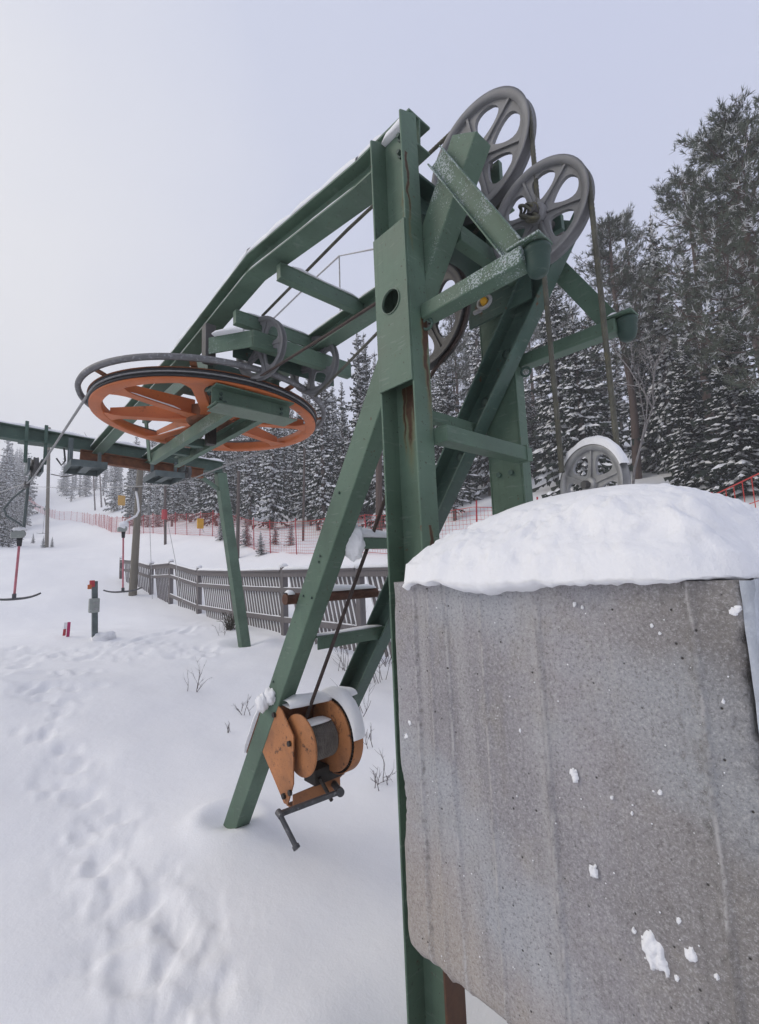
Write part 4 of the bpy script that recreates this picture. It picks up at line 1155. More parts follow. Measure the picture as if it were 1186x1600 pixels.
# ------------------------------------------------------------------ support portal behind the wheel
PT = thing('support_portal', (1.67, 7.9, gz(1.67, 7.9)), 'green steel portal with splayed legs spanning the lift line behind the wheel', 'portal')
def pp(mb, name, m, bevel=.004, parent=None, label=None):
    o = mb.build(name, M[m], parent or PT, bevel)
    if label: o['label'] = label
    return o
pz = lambda x: 1.985-.05*(x-1.67)
xa, xb = -.28, 3.42
mb = MB(); mb.prism(ibeam(.16, .20, .014, .012), (xa, 7.9, pz(xa)), (xb, 7.9, pz(xb)), (0, 1, 0)); pp(mb, 'crossbeam', 'green_dark', .003)
snow_strip('snow_cap', (xa, 7.9, pz(xa)+.10), (xb, 7.9, pz(xb)+.10), .16, .06, PT, seed=70)
mb = MB(); mb.prism(ibeam(.12, .16, .012, .01), (1.2, 7.72, 1.80), (3.0, 7.72, 1.72), (0, 1, 0)); pp(mb, 'lower_crossbeam', 'rusty', .003, label='rusty lower crossbeam')
for (xt, xbm, lab) in ((3.38, 3.82, 'far'), (-.24, -.62, 'near')):
    zt_ = pz(xt)-.1; zb_ = gz(xbm, 7.9)-.5; 
    k = (zt_-zb_); mb = MB()
    mb.prism(rect(.17, .16), (xbm+(xbm-xt)*.5/2.9, 7.9, zb_), (xt, 7.9, zt_), (1, 0, 0)); pp(mb, 'leg', 'green', .006)
    sgn = -1 if xt > 1 else 1
    mb = MB(); mb.prism(rect(.09, .05), (xt+.0, 7.9, zt_-.32), (xt+sgn*.5, 7.9, zt_+.0), (0, 1, 0)); pp(mb, 'knee_brace', 'green', .003)
mb = MB()
# trays under the portal
def tray(cx, cy, cz, lx, ly, name, label):
    T = MB(); t_ = .012; h = .09
    T.span((cx-lx/2, cy-ly/2, cz), (cx+lx/2, cy-ly/2+t_, cz+h)); T.span((cx-lx/2, cy+ly/2-t_, cz), (cx+lx/2, cy+ly/2, cz+h))
    T.span((cx-lx/2, cy-ly/2+t_+.001, cz), (cx-lx/2+t_, cy+ly/2-t_-.001, cz+h)); T.span((cx+lx/2-t_, cy-ly/2+t_+.001, cz), (cx+lx/2, cy+ly/2-t_-.001, cz+h))
    T.span((cx-lx/2+t_, cy-ly/2+t_, cz+h-.012), (cx+lx/2-t_, cy+ly/2-t_, cz+h-.002))
    o = pp(T, name, 'slate', .002, label=label)
    T = MB(); T.span((cx-.05, cy-ly/2+t_+.001, cz+.02), (cx+.05, cy+ly/2-t_-.001, cz+.06)); pp(T, 'slat', 'slate', .002, o)
    T = MB(); T.span((cx-lx/2+.02, cy-.02, cz+h), (cx-lx/2+.06, cy+.02, cz+h+.2)); pp(T, 'tray_hanger', 'slate', .002, o); T = MB(); T.span((cx+lx/2-.06, cy-.02, cz+h), (cx+lx/2-.02, cy+.02, cz+h+.2)); pp(T, 'tray_hanger', 'slate', .002, o)
tp = at(133, 733, Y=7.35); tray(tp.x, tp.y, tp.z-.03, .42, .62, 'tray', 'open sheet steel tray under the near end of the portal')
tp = at(256, 748, Y=7.35); tray(tp.x, tp.y, tp.z-.03, .42, .62, 'tray', 'open sheet steel tray under the far end of the portal')
# rope sheave train on the near line
def small_wheel(c, R, m='rubber', parent=None, name='guide_wheel', w=.05):
    mb = MB(); mb.lathe([(R*.25, -w*.5), (R*.8, -w*.45), (R, -w/2), (R*.92, 0), (R, w/2), (R*.8, w*.45), (R*.25, w*.5)], c, (1, 0, 0), 24, closed=True)
    mb.lathe([(0, -w*.7), (R*.25, -w*.7), (R*.25, w*.7), (0, w*.7)], c, (1, 0, 0), 12, closed=False)
    return mb.build(name, M[m], parent or PT, 0)
for i in range(4):
    small_wheel((2.65, 7.45+i*.26, 1.655+i*.02), .10, 'cast_dark')
mb = MB(); mb.span((2.58, 7.4, 1.68), (2.60, 8.3, 1.75)); mb.span((2.57, 7.85, 1.75), (2.61, 7.95, 1.9)); pp(mb, 'wheel_bar', 'slate', .002)
for i in range(2):
    small_wheel((.69, 7.72+i*.3, 1.33+i*.03+.24), .13, 'cast_dark')
mb = MB(); mb.span((.60, 7.7, 1.50), (.63, 8.1, 1.68)); mb.span((.75, 7.7, 1.50), (.78, 8.1, 1.68)); pp(mb, 'wheel_plate', 'slate', .003)
mb = MB(); mb.span((.56, 7.8, 1.63), (.60, 7.84, 2.22)); mb.span((.78, 7.8, 1.63), (.82, 7.84, 2.20)); mb.span((.50, 7.78, 1.93), (.88, 8.02, 1.955))
pp(mb, 'clamp_bolt', 'green_dark', .002)
mb = MB(); mb.span((1.06, 7.75, 1.55), (1.12, 7.81, 2.05)); pp(mb, 'drop_bar', 'slate', .003)
mb = MB(); mb.tube([at(100, 700, Y=7.8), at(102, 720, Y=7.8), at(96, 727, Y=7.8), at(88, 716, Y=7.8)], .012, 6); mb.tube([at(80, 741, Y=9), at(100, 745, Y=8.6), at(125, 740, Y=8)], .008, 6); pp(mb, 'loose_wire', 'rubber', 0)

# ------------------------------------------------------------------ T-bars
def tbar(pc, pb, pd, pt, label, hang, bar_w=.74, m_stick='pink', group='T-bars hanging from the haul rope', frost=False):
    """pc clamp on the rope, pd drum box, pt foot of the stick"""
    T = thing('t_bar', pt, label, 'T-bar lift hanger', group)
    mb = MB(); mb.tube(hang, .022 if frost else .015, 8); mb.build('hanger_arm', M['white' if frost else 'slate'], T, 0)
    mb = MB(); mb.box(pc, (.07, .16, .07)); mb.build('rope_clamp', M['cast_dark'], T, .008)
    mb = MB(); mb.lathe([(0, -.05), (.062, -.05), (.07, -.04), (.07, .04), (.062, .05), (0, .05)], pd, (.25, 1, 0), 24, closed=False); mb.box(pd+Vector((-.035, 0, -.02)), (.15, .10, .09))
    o = mb.build('spring_box', M['grey_box'], T, .01)
    mb = MB(); snow_blob(mb, pd+Vector((0, 0, .065)), (.09, .065, .035 if not frost else .09), pd.x*9, 10); mb.build('snow_cap', M['snow_fine'], o, 0)
    mb = MB(); mb.lathe([(0, 0), (.038, 0), (.03, -.13), (0, -.13)], pd+Vector((0, 0, -.06)), (0, 0, 1), 14, closed=False); mb.build('guide_sleeve', M['rubber'], T, 0)
    mb = MB(); mb.tube([pd+Vector((0, 0, -.17)), pt], .017, 10); mb.build('stick', M[m_stick], T, 0)
    u = Vector((.80, -.6, 0)).normalized() if not frost else Vector((.82, -.57, 0)).normalized()
    mb = MB(); q = []
    for i in range(15):
        t_ = -1+2*i/14; q.append(pt+u*(bar_w/2*t_)+Vector((0, 0, -.02+.06*t_*t_*abs(t_)+.012*t_)))
    mb.tube(q, [.014+.006*(1-abs(-1+2*i/14)) for i in range(15)], 10); mb.box(pt+Vector((0, 0, .02)), (.05, .05, .08)); mb.build('crossbar', M['crank'], T, 0)
    return T
Yt = 9.0
pc = at(42, 757, X=.69); pd = at(31, 834, Y=pc.y); pt = at(22, 934, Y=pc.y+.05)
h = [at(x, y, Y=pc.y) for x, y in ((45, 758), (40, 735), (38, 764), (20, 778), (6, 795), (10, 806), (30, 818), (34, 822))]
tbar(pc, None, pd, pt, 'T-bar with pink stick and bent steel arm, leftmost on the lift', h[2:])
mb = MB(); mb.tube([at(37, 826, Y=pc.y+.1), at(44, 757, Y=pc.y+.1), at(48, 742, Y=pc.y+.1)], .022, 8); mb2 = mb
pole = mb.build('hanger_rod', M['slate'], bpy.data.objects['t_bar'], 0)
pc = at(212, 765, X=2.65); pd = at(193, 826, Y=pc.y); pt = at(192, 923, Y=pc.y+.05)
h = [at(x, y, Y=pc.y) for x, y in ((212, 765), (215, 780), (217, 798), (213, 806), (198, 814), (193, 818))]
tbar(pc, None, pd, pt, 'T-bar with red stick and snow white arm, in front of the wooden pole', h, frost=True, m_stick='pink')
bpy.data.objects['t_bar.001'].children[3]
far_t = at(68, 838, d=38)
pd = at(70, 795, d=38); pt = at(67, 833, d=38); pc = at(74, 755, d=38)
tbar(pc, None, pd, pt, 'small distant T-bar beside the far lift pole', [pc, at(76, 775, d=38), pd], bar_w=1.0, m_stick='galv')

# ------------------------------------------------------------------ poles
def pole(px, ytop, ybase, d, r, label, m='pole_wood', lean=0, name='wooden_pole', cat='pole', group=None, extra=None):
    b = gpt(px, d); b.z -= .3
    topv = ray(px+lean, ytop)*1.0
    dd = math.hypot(b.x, b.y); tp = at(px+lean, ytop, D=dd)
    T = thing(name, (b.x, b.y, b.z+.3), label, cat, group)
    mb = MB(); n_ = 8; mb.tube([b.lerp(tp, i/n_) for i in range(n_+1)], [r*(1-.25*i/n_) for i in range(n_+1)], 12); mb.build('shaft', M[m], T, 0)
    return T, b, tp
T, b, tp = pole(208, 735, 920, 14.9, .125, 'thick grey wooden pole rising beside the start of the plank fence', lean=11)
T, b, tp = pole(72, 668, 850, 34, .13, 'slim wooden lift pole on the open slope, left', lean=5)
mb = MB(); c_ = b.lerp(tp, .93); mb.box(c_, (2.4, .12, .14)); mb.build('crossarm', M['cast_dark'], T, 0)
mb = MB(); mb.tube([at(69, 713, d=33.8), at(76, 703, d=33.8)], .06, 6); mb.build('bracket', M['cast_dark'], T, 0)
for i, (px, yt, d) in enumerate(((146, 742, 80), (156, 740, 82), (163, 778, 85))):
    pole(px, yt, 785, d, .13, 'thin dark pole high on the slope beside the forest edge', 'bark', name='utility_pole', group='thin poles high on the slope')
T, b, tp = pole(258, 690, 830, 26, .075, 'thin dark pole wearing a red pad behind the net', 'bark', name='utility_pole')
mb = MB(); c_ = at(257, 804, D=math.hypot(b.x, b.y)-.1); mb.lathe([(.0, -.28), (.14, -.28), (.15, -.25), (.15, .25), (.14, .28), (0, .28)], c_, (0, 0, 1), 12, closed=False); mb.build('red_pad', M['red'], T, 0)
T, b, tp = pole(371, 736, 837, 19.5, .085, 'slender brown pole right behind the portal leg', 'bark', name='utility_pole', lean=2)
T, b, tp = pole(593, 660, 812, 18, .15, 'brown pole standing between strut and near column', 'pine_bark', name='utility_pole', lean=-1)
T, b, tp = pole(474, 700, 845, 21, .06, 'thin grey pole close by the net right of the wheel', 'bark', name='utility_pole', lean=2)
# yellow guards on guy wires
for i, (px, py, d, wx, wy, lab) in enumerate(((190, 782, 50, 172, 751, 'yellow guy wire guard up on the slope, left'), (313, 818, 25, 292, 781, 'yellow guy wire guard behind the red net'))):
    c_ = at(px, py, d=d); g_ = gpt(px, d)
    T = thing('guy_wire', c_, lab, 'guy wire')
    k = d/25
    mb = MB(); ax = Vector((.35, -.3, -1)); mb.box(c_, (.35*k, .12, .55*k)); mb.build('guard', M['yellow'], T, .03)
    mb = MB(); mb.tube([at(px+6, py+14, d=d), at(wx, wy, d=d+1), at(wx-40, wy-75, d=d+2)], .014*k, 5); mb.build('wire', M['galv'], T, 0)
# thin straight wires hanging to the snow near the fence
line('stay_wire', [at(233, 790, d=14), at(238, 936, d=13)], .008, 'galv', 'thin wire hanging straight down left of the plank fence', 'wire', 4)
line('stay_wire', [at(262, 815, d=14), at(277, 892, d=12.6), at(286, 945, d=11.8)], .008, 'galv', 'thin slanting wire crossing the plank fence', 'wire', 4)

# control post, marker
p = on_ground(149, 1000)
T = thing('switch_post', p, 'grey post carrying a switch box and an orange reflector at its tip', 'post')
tp = at(148, 908, Y=p.y); mb = MB(); mb.prism(rect(.09, .07), p-Vector((0, 0, .3)), tp, (1, 0, 0)); mb.build('shaft', M['slate'], T, .004)
c_ = at(147, 946, Y=p.y-.06); mb = MB(); mb.box(c_, (.16, .1, .25)); bx = mb.build('switch_box', M['grey_box'], T, .012)
mb = MB(); mb.box(c_+Vector((.02, -.055, .04)), (.07, .015, .03)); mb.box(c_+Vector((.02, -.055, -.06)), (.07, .015, .03)); mb.build('button', M['galv'], bx, .003)
c_ = at(144, 912, Y=p.y-.03); mb = MB(); mb.box(c_, (.08, .05, .12)); mb.build('reflector', M['red'], T, .008)
c_ = at(140, 917, Y=p.y-.04); mb = MB(); mb.box(c_, (.06, .05, .08)); mb.build('reflector', M['orange'], T, .008)
mb = MB(); snow_blob(mb, (p.x+.12, p.y, p.z), (.22, .22, .12), 2, 10); mb.build('snow_foot', M['snow_fine'], T, 0)
p = on_ground(105, 998)
T = thing('marker_stick', p, 'short tilted red and white marker stick standing in open snow', 'marker')
tp = at(108, 972, Y=p.y); mb = MB(); mb.prism(rect(.05, .02), p-Vector((.0, 0, .2)), tp, (1, 0, 0)); mb.build('red_slat', M['magenta'], T, .003)
o_ = Vector((-.055, -.02, 0)); mb = MB(); mb.prism(rect(.045, .02), p.lerp(tp, .55)+o_, tp+o_, (1, 0, 0)); mb.build('white_slat', M['white'], T, .003)
mb = MB(); mb.prism(rect(.045, .02), p.lerp(tp, .1)+o_, p.lerp(tp, .548)+o_, (1, 0, 0)); mb.build('orange_slat', M['red'], T, .003)

# ------------------------------------------------------------------ plank fence
FX = 4.65
WF = thing('plank_fence', (FX, 12, gz(FX, 12)), 'weathered grey wooden fence with slanting slats, capped with snow', 'fence')
fy = [3.2, 5.6, 7.9, 10.05, 12.2, 14.4, 16.3, 18.5, 20.2]
ftop = [-.06, -.03, -.01, .02, .08, .34, .34, .58, .68]
fbot = [gz(FX, y) for y in fy]
def fz(y, tab): return float(np.interp(y, fy, tab))
slat_mesh = None
for i, y in enumerate(fy):
    zt_ = ftop[i]+(.10 if i > 1 else .04)
    mb = MB(); mb.span((FX-.05, y-.055, fbot[i]-.4), (FX+.06, y+.055, zt_)); mb.build('post', M['wood'], WF, .006, origin=(FX, y, fbot[i]))
    mb = MB(); snow_blob(mb, (FX, y, zt_+.02), (.08, .08, .05), i*2.3, 8); mb.build('snow_cap', M['snow_fine'], WF, 0)
ns = 0
for i in range(len(fy)-1):
    ya, yb = fy[i]+.056, fy[i+1]-.056; za, zb_ = ftop[i], ftop[i+1]; L = yb-ya
    ba, bb = fbot[i], fbot[i+1]
    for k, (off, hh) in enumerate(((0.0, .10), (-.30, .09), (-.86, .10))):
        if k == 2 and i > 4: continue
        mb = MB(); mb.prism(rect(.04, hh), (FX-.03, ya, za-.05+off), (FX-.03, yb, zb_-.05+off), (1, 0, 0)); mb.build('rail', M['wood'], WF, .004, origin=(FX, ya, za))
        if k > 0 and i < 6: snow_strip('snow_cap', (FX-.03, ya, za-.05+off+hh/2), (FX-.03, yb, zb_-.05+off+hh/2), .045, .022, WF, seed=80+i*3+k, n=4, seg=14)
    mb = MB(); mb.prism(rect(.15, .035), (FX, ya, za+.018), (FX, yb, zb_+.018), (1, 0, 0)); mb.build('cap_board', M['wood'], WF, .004)
    snow_strip('snow_cap', (FX, ya, za+.036), (FX, yb, zb_+.036), .17, .085 if i < 4 else .05, WF, seed=100+i, n=8)
    # slats lean uphill, thin gaps between
    step = .118 if i < 4 else (.15 if i < 6 else .2)
    n = int(L/step)
    for j in range(n):
        yt = ya+.05+j*step; sh = .36
        zt2 = fz(yt, ftop)-.02; yb2 = yt-sh; zb2 = max(fz(max(yb2, fy[0]), fbot)-.08, zt2-1.25)
        if yb2 < ya:          # cut off where the slat would cross the post
            f_ = (yt-ya)/sh; yb2 = ya; zb2 = zt2+(zb2-zt2)*f_
        mb = MB(); ln = math.hypot(yt-yb2, zt2-zb2)
        mb.prism(rect(.022, .055), (FX+.03, yb2, zb2), (FX+.03, yt, zt2), (1, 0, 0))
        o = mb.build('slat', M['wood'], WF, 0, origin=(FX+.03, yt, zt2)); ns += 1
        if i < 5:
            mb = MB(); mb.prism(rect(.030, .026), (FX+.026, yb2+.038, zb2+.012), (FX+.026, yt+.038, zt2+.012), (1, 0, 0)); mb.build('slat_snow', M['tsnow'], o, 0)
# wooden post stub with dry twigs at the fence and a low leaning board
p = gpt(361, 9.9)

# ------------------------------------------------------------------ red net fences
def net_fence(pts, height, label, spacing, cell, dense_to, wire=.0048):
    p0 = pts[0]; T = thing('net_fence', (p0[0], p0[1], gz(*p0)), label, 'net fence')
    # resample posts along the path
    path = [Vector((x, y, 0)) for x, y in pts]; L = [0]
    for a, b in zip(path, path[1:]): L.append(L[-1]+(b-a).length)
    def atl(s_):
        k = max(j for j in range(len(L)-1) if L[j] <= s_+1e-6); t_ = (s_-L[k])/(L[k+1]-L[k]); q = path[k].lerp(path[k+1], min(1, t_)); return q
    s_ = 0; posts = []
    while s_ <= L[-1]:
        q = atl(s_); q.z = gz(q.x, q.y); posts.append((s_, q)); s_ += spacing*random.uniform(.88, 1.12)*(1 if s_ < 60 else 1.5)
    for s_, q in posts:
        h_ = height*random.uniform(.96, 1.12); ln = Vector((random.gauss(0, .03), random.gauss(0, .05), 0))
        mb = MB(); mb.tube([q-Vector((0, 0, .3)), q+Vector((0, 0, h_))+ln*h_], .021, 6); mb.build('post', M['pole'], T, 0, origin=q)
    for (s0, a), (s1, b) in zip(posts, posts[1:]):
        mb = MB(); near = s0 < dense_to; nrow = int(height/cell) if near else 6
        for k in range(nrow+1):
            z = .06+(height-.12)*k/nrow; sag = .05 if k == nrow else .025
            q = []
            for t_ in (0, .33, .67, 1): 
                g = a.lerp(b, t_); g.z = g.z+z-sag*4*t_*(1-t_)*random.uniform(.6, 1.3); q.append(g)
            mb.tube(q, wire*(2.2 if k in (0, nrow) else 1), 3, caps=False)
        if near:
            nc = int((b-a).length/cell)
            for k in range(1, nc):
                g = a.lerp(b, k/nc); mb.tube([g+Vector((0, 0, .06)), g+Vector((0, 0, height-.08))], wire*.8, 3, caps=False)
        else:
            nc = int((b-a).length/.35)
            for k in range(1, nc):
                g = a.lerp(b, k/nc); mb.tube([g+Vector((0, 0, .06)), g+Vector((0, 0, height-.08))], wire*1.2, 3, caps=False)
        mb.build('net_panel', M['red_net'], T, 0, origin=a)
net_fence([(9.9, 3.6), (10.1, 7.5), (9.6, 14.4), (9.4, 16.6), (10.0, 24.7), (9.6, 34), (9.4, 44), (11.4, 62), (12.2, 75), (10.6, 87), (10.4, 112), (11.6, 148)], 1.35,
          'long red safety net on thin posts running up along the ski slope', 1.9, .115, 42)
def rail_net():
    a = at(1112, 775, d=7.2); b = at(1190, 738, d=5.6); c = at(1260, 700, d=4.6)
    T = thing('net_fence', (a.x, a.y, gz(a.x, a.y)), 'red net with wide meshes behind the right end of the block', 'net fence')
    mb = MB(); P = [a, b, c]
    for k in range(5):
        q = [Vector((p.x, p.y, p.z-k*.24*(p.z+1.6)/1.9)) for p in P]; mb.tube(q, .009 if k == 0 else .0055, 5)
    for i in range(13):
        t_ = i/12*2; k = min(1, int(t_)); g = P[k].lerp(P[k+1], t_-k); mb.tube([g, g-Vector((0, 0, .95))], .0055, 5)
    mb.build('net_panel', M['red_net'], T, 0)
    for p in (a, c):
        mb = MB(); mb.tube([Vector((p.x, p.y, gz(p.x, p.y)-.2)), p+Vector((0, 0, .06))], .02, 8); mb.build('post', M['pole'], T, 0)
rail_net()

# ------------------------------------------------------------------ trees
def mesh_from(name, V, F, mi, mats, smooth=False):
    me = bpy.data.meshes.new(name); me.from_pydata(V, [], F)
    for m_ in mats: me.materials.append(m_)
    me.polygons.foreach_set('material_index', mi)
    if smooth: me.polygons.foreach_set('use_smooth', [True]*len(me.polygons))
    me.update(); return me
def spruce(seed, H=10.0, base_r=1.7, levels=46, per=9, snow=.75, low=.06, mname='spruce', dead=0):
    r = random.Random(seed); V = []; Fc = []; mi = []
    def tri(a, b, c, m): 
        k = len(V); V.extend((a, b, c)); Fc.append((k, k+1, k+2)); mi.append(m)
    def quad(a, b, c, d, m):
        k = len(V); V.extend((a, b, c, d)); Fc.append((k, k+1, k+2, k+3)); mi.append(m)
    for L in range(levels):
        t = (L+.5)/levels; z0 = H*(low+(1-low)*t**.92)
        rad = base_r*(1-t)**.85*(.75+.25*math.sin(L*1.7+seed))+.10
        n = max(4, int(per*(1-.45*t)))
        for b in range(n):
            a = 2*math.pi*(b+r.random()*.8)/n+L*2.4
            if r.random() < .10: continue
            ln = rad*r.choice((r.uniform(.45, .8), r.uniform(.75, 1.2))); ca, sa = math.cos(a), math.sin(a)
            z = z0+r.uniform(-1.1, 1.1)*H/levels
            droop = .50*(1-t)+.12; rise = .25*t
            def sp(s): return (ca*ln*s, sa*ln*s, z+ln*(rise*s-droop*s**1.3+.20*s**3))
            K = 5; w0 = .10+.16*ln
            pts = [sp(s/K) for s in range(K+1)]
            for k in range(1, K+1):
                s = k/K; p = pts[k]; q = pts[k-1]
                wl = w0*(1.15-s*.75)*r.uniform(.7, 1.3)
                # side sprays
                for sgn in (-1, 1):
                    ox, oy = -sa*sgn, ca*sgn
                    tip = (p[0]+ox*wl+ca*wl*.5, p[1]+oy*wl+sa*wl*.5, p[2]-wl*r.uniform(.25, .75))
                    tri(q, p, tip, 0)
                    tip2 = ((p[0]+q[0])/2+ox*wl*.35+ca*wl*.1, (p[1]+q[1])/2+oy*wl*.35, (p[2]+q[2])/2-wl*r.uniform(.6, 1.15))
                    tri(q, p, tip2, 0)
                if k >= 2 and r.random() < snow:      # pad of snow sagging over the bough
                    i0 = pts[k-2] if r.random() < .5 else q; w_ = wl*r.uniform(.35, .8)+.03; e = .03+.03*r.random()
                    dx, dy = p[0]-i0[0], p[1]-i0[1]
                    mx, my, mz = (i0[0]+p[0])/2+dx*.1, (i0[1]+p[1])/2+dy*.1, (i0[2]+p[2])/2
                    I = (i0[0], i0[1], i0[2]+e); O = (p[0]+dx*.18, p[1]+dy*.18, p[2]-.02-w_*.35); T_ = (mx, my, mz+e+w_*.30)
                    A = (mx-sa*w_, my+ca*w_, mz-w_*r.uniform(.2, .7)); B = (mx+sa*w_, my-ca*w_, mz-w_*r.uniform(.2, .7))
                    tri(I, A, T_, 1); tri(A, O, T_, 1); tri(T_, O, B, 1); tri(I, T_, B, 1)
            tp = sp(1.12); tri(pts[K-1], tp, (tp[0]*.97, tp[1]*.97, tp[2]-.12-.1*ln), 0)
    for k in range(5):      # leader
        a = k*1.3; tri((.03*math.cos(a), .03*math.sin(a), H*.965), (.03*math.cos(a+2), .03*math.sin(a+2), H*.965), (0, 0, H*1.03), 0)
    crown = mesh_from('crown', V, Fc, mi, [M[mname], M['tsnow']])
    mb = MB(); mb.tube([(0, 0, -.6), (0, 0, H*.35), (0, 0, H*.7), (0, 0, H*.97)], [.016*H, .012*H, .007*H, .002*H], 8)
    trunk = mesh_from('trunk', mb.v, mb.f, [0]*len(mb.f), [M['bark']], True)
    return trunk, crown
def pine(seed, H=12.0, bare=.42, rad=1.9, nb=62, tufts=13, spikes=13, mname='pine', lean=.0):
    r = random.Random(seed); V = []; Fc = []; mi = []
    bw_ = MB()
    def trunk_at(z): z = min(z, H*.97); return Vector((.10*math.sin(z*.5+seed)+lean*z/H, .08*math.sin(z*.7+seed*2), z))
    bw_.tube([trunk_at(H*s/14)-Vector((0, 0, .6 if s == 0 else 0)) for s in range(15)], [.0145*H*(1-.8*s/14)+.01 for s in range(15)], 9)
    def tuft(c, sz, d0):
        ax_ = (d0*.8+Vector((r.gauss(0, .35), r.gauss(0, .35), .55+r.gauss(0, .25)))).normalized()
        fr_ = r.random() < .20
        for k in range(spikes):
            u = (ax_+Vector((r.gauss(0, .5), r.gauss(0, .5), r.gauss(0, .5)))).normalized()
            s_ = u.cross(Vector((r.gauss(0, 1), r.gauss(0, 1), r.gauss(0, 1)))).normalized()
            l = sz*r.uniform(.6, 1.15); w_ = sz*.055; o_ = c+ax_*sz*r.uniform(-.5, .35)
            k0 = len(V); V.extend(((o_+s_*w_)[:], (o_-s_*w_)[:], (o_+u*l)[:])); Fc.append((k0, k0+1, k0+2)); mi.append(1 if fr_ and r.random() < .6 else 0)
    for b in range(nb):
        t = (b+.5)/nb; z = H*(bare+(.985-bare)*t**.9)
        shape = math.sin(min(1, (t+.16)/.55)*math.pi/2)*(1-t)**.55+.16
        ln = rad*shape*r.uniform(.55, 1.15); a = r.random()*2*math.pi
        o = trunk_at(z); d = Vector((math.cos(a), math.sin(a), 0))
        up = r.uniform(-.1, .35)+.35*t
        K = 7; pts = [o+d*ln*s/K+Vector((0, 0, ln*(up*(s/K)-.22*math.sin(s/K*3)+.12*noise.noise(Vector((b, s*.4, seed))))))+Vector((-d.y, d.x, 0))*ln*.18*noise.noise(Vector((s*.5, b, seed))) for s in range(K+1)]
        bw_.tube(pts, [.022*(1-.8*s/K)*(ln/1.5)**.5+.004 for s in range(K+1)], 5, caps=False)
        for q in range(tufts):
            s = .32+.68*r.random()**.8; k = min(K-1, int(s*K)); p = pts[k].lerp(pts[k+1], s*K-k)
            off = Vector((r.gauss(0, 1), r.gauss(0, 1), r.gauss(.15, .55)))*(.06+ln*.10)
            tuft(p+off, .15+.08*r.random(), (d*.6+off*3).normalized())
            bw_.tube([p, p+off], .005, 3, caps=False)
    crown = mesh_from('crown', V, Fc, mi, [M[mname], M['tsnow']])
    trunk = mesh_from('trunk', bw_.v, bw_.f, [0]*len(bw_.f), [M['pine_bark']], True)
    return trunk, crown
SPR = [spruce(1, 10, 1.55, 46, 10, .62), spruce(2, 10, 1.25, 50, 9, .6), spruce(3, 10, 1.9, 42, 11, .5), spruce(4, 10, 1.4, 44, 9, .7, .10), spruce(5, 10, 1.05, 46, 8, .55)]
SPRD = [spruce(21, 10, 2.0, 56, 12, .40, .02), spruce(22, 10, 1.5, 58, 10, .5, .04)]
PIN = [pine(6, 12, .42, 1.9, 66, 32, 15), pine(7, 12, .35, 2.1, 72, 32, 15), pine(8, 12, .5, 1.7, 60, 30, 15)]
PIN_BIG = pine(9, 12, .26, 2.7, 86, 46, 16)
def plant(kind, p, H, label, group=None, name='spruce_tree', cat='tree', rot=None, wid=1.0):
    tr, cr = kind; T = thing(name, p, label, cat, group)
    H0 = 12.0 if name.startswith('pine') else 10.0
    s_ = H/H0; T.scale = (s_*wid, s_*wid, s_); T.rotation_euler = (random.gauss(0, .015), random.gauss(0, .015), random.random()*6.28 if rot is None else rot)
    for nm, me in (('trunk', tr), ('crown', cr)):
        o = bpy.data.objects.new(nm, me); COL.objects.link(o); o.parent = T
    return T
def plant_px(kind, px, d, ytop, label, xtop=None, **k):
    g = gpt(px, d); dd = math.hypot(g.x, g.y); tp = at(xtop if xtop else px, ytop, D=dd); return plant(kind, g, tp.z-g.z, label, **k)
# individually seen trees
plant_px(PIN[0], 1012, 19.5, 335, 'frosted pine with its whole crown in the sky gap right of the hanging cables', name='pine_tree', xtop=972)
plant_px(PIN[2], 1024, 20.5, 560, 'thin bare trunked pine standing close against the frosted pine', name='pine_tree', wid=.7, xtop=1000)
plant_px(SPRD[1], 893, 21, 392, 'tall dark spruce seen between the two hanging cables', xtop=882)
plant_px(SPRD[1], 1072, 19, 335, 'slim dark spruce rising next to the frosted pine', xtop=1044, wid=.8)
plant_px(PIN[1], 1142, 16.5, 255, 'pine with reddish trunk before the dark spruces at right', name='pine_tree', xtop=1092, wid=.9)
plant_px(PIN_BIG, 1246, 12.8, 152, 'tallest frosted pine, filling the right border with its crown', name='pine_tree', xtop=1186, wid=.95)
plant_px(SPRD[0], 1112, 15.5, 520, 'broad dark spruce with hanging boughs behind the snow heap', wid=1.25, xtop=1100)
plant_px(SPRD[0], 1182, 14, 470, 'dark spruce at the right border over the wide meshed net', wid=1.2, xtop=1160)
plant_px(SPRD[0], 845, 27, 600, 'shadowy spruce just right of the far column', wid=1.2)
plant_px(SPR[3], 915, 30, 480, 'snowy spruce behind the dark one between the cables')
plant_px(SPR[0], 578, 26, 515, 'tall snowy spruce just left of the near column')
plant_px(SPR[1], 540, 27, 598, 'snowy spruce whose pointed tip stands left of the inclined strut')
plant_px(SPR[2], 715, 24, 555, 'snowy spruce filling the gap between the two columns', wid=1.2)
plant_px(SPR[0], 742, 29, 640, 'lower snowy spruce between the columns')
plant_px(SPR[3], 668, 26, 570, 'snowy spruce close behind the near column')
plant_px(SPR[4], 843, 62, 527, 'small faraway spruce tip above the far arm')
plant_px(SPRD[1], 1140, 21, 372, 'dark spruce half hidden behind the pine with reddish trunk')
plant_px(SPRD[0], 1190, 19, 420, 'dark spruce behind the tallest pine at the border')
plant_px(SPRD[1], 1052, 25, 470, 'dark spruce in the gap behind the slim one')
plant_px(SPRD[0], 962, 27, 455, 'dark spruce showing below the crown of the frosted pine')
plant_px(SPRD[1], 868, 30, 560, 'dark spruce just behind the left hanging cable')
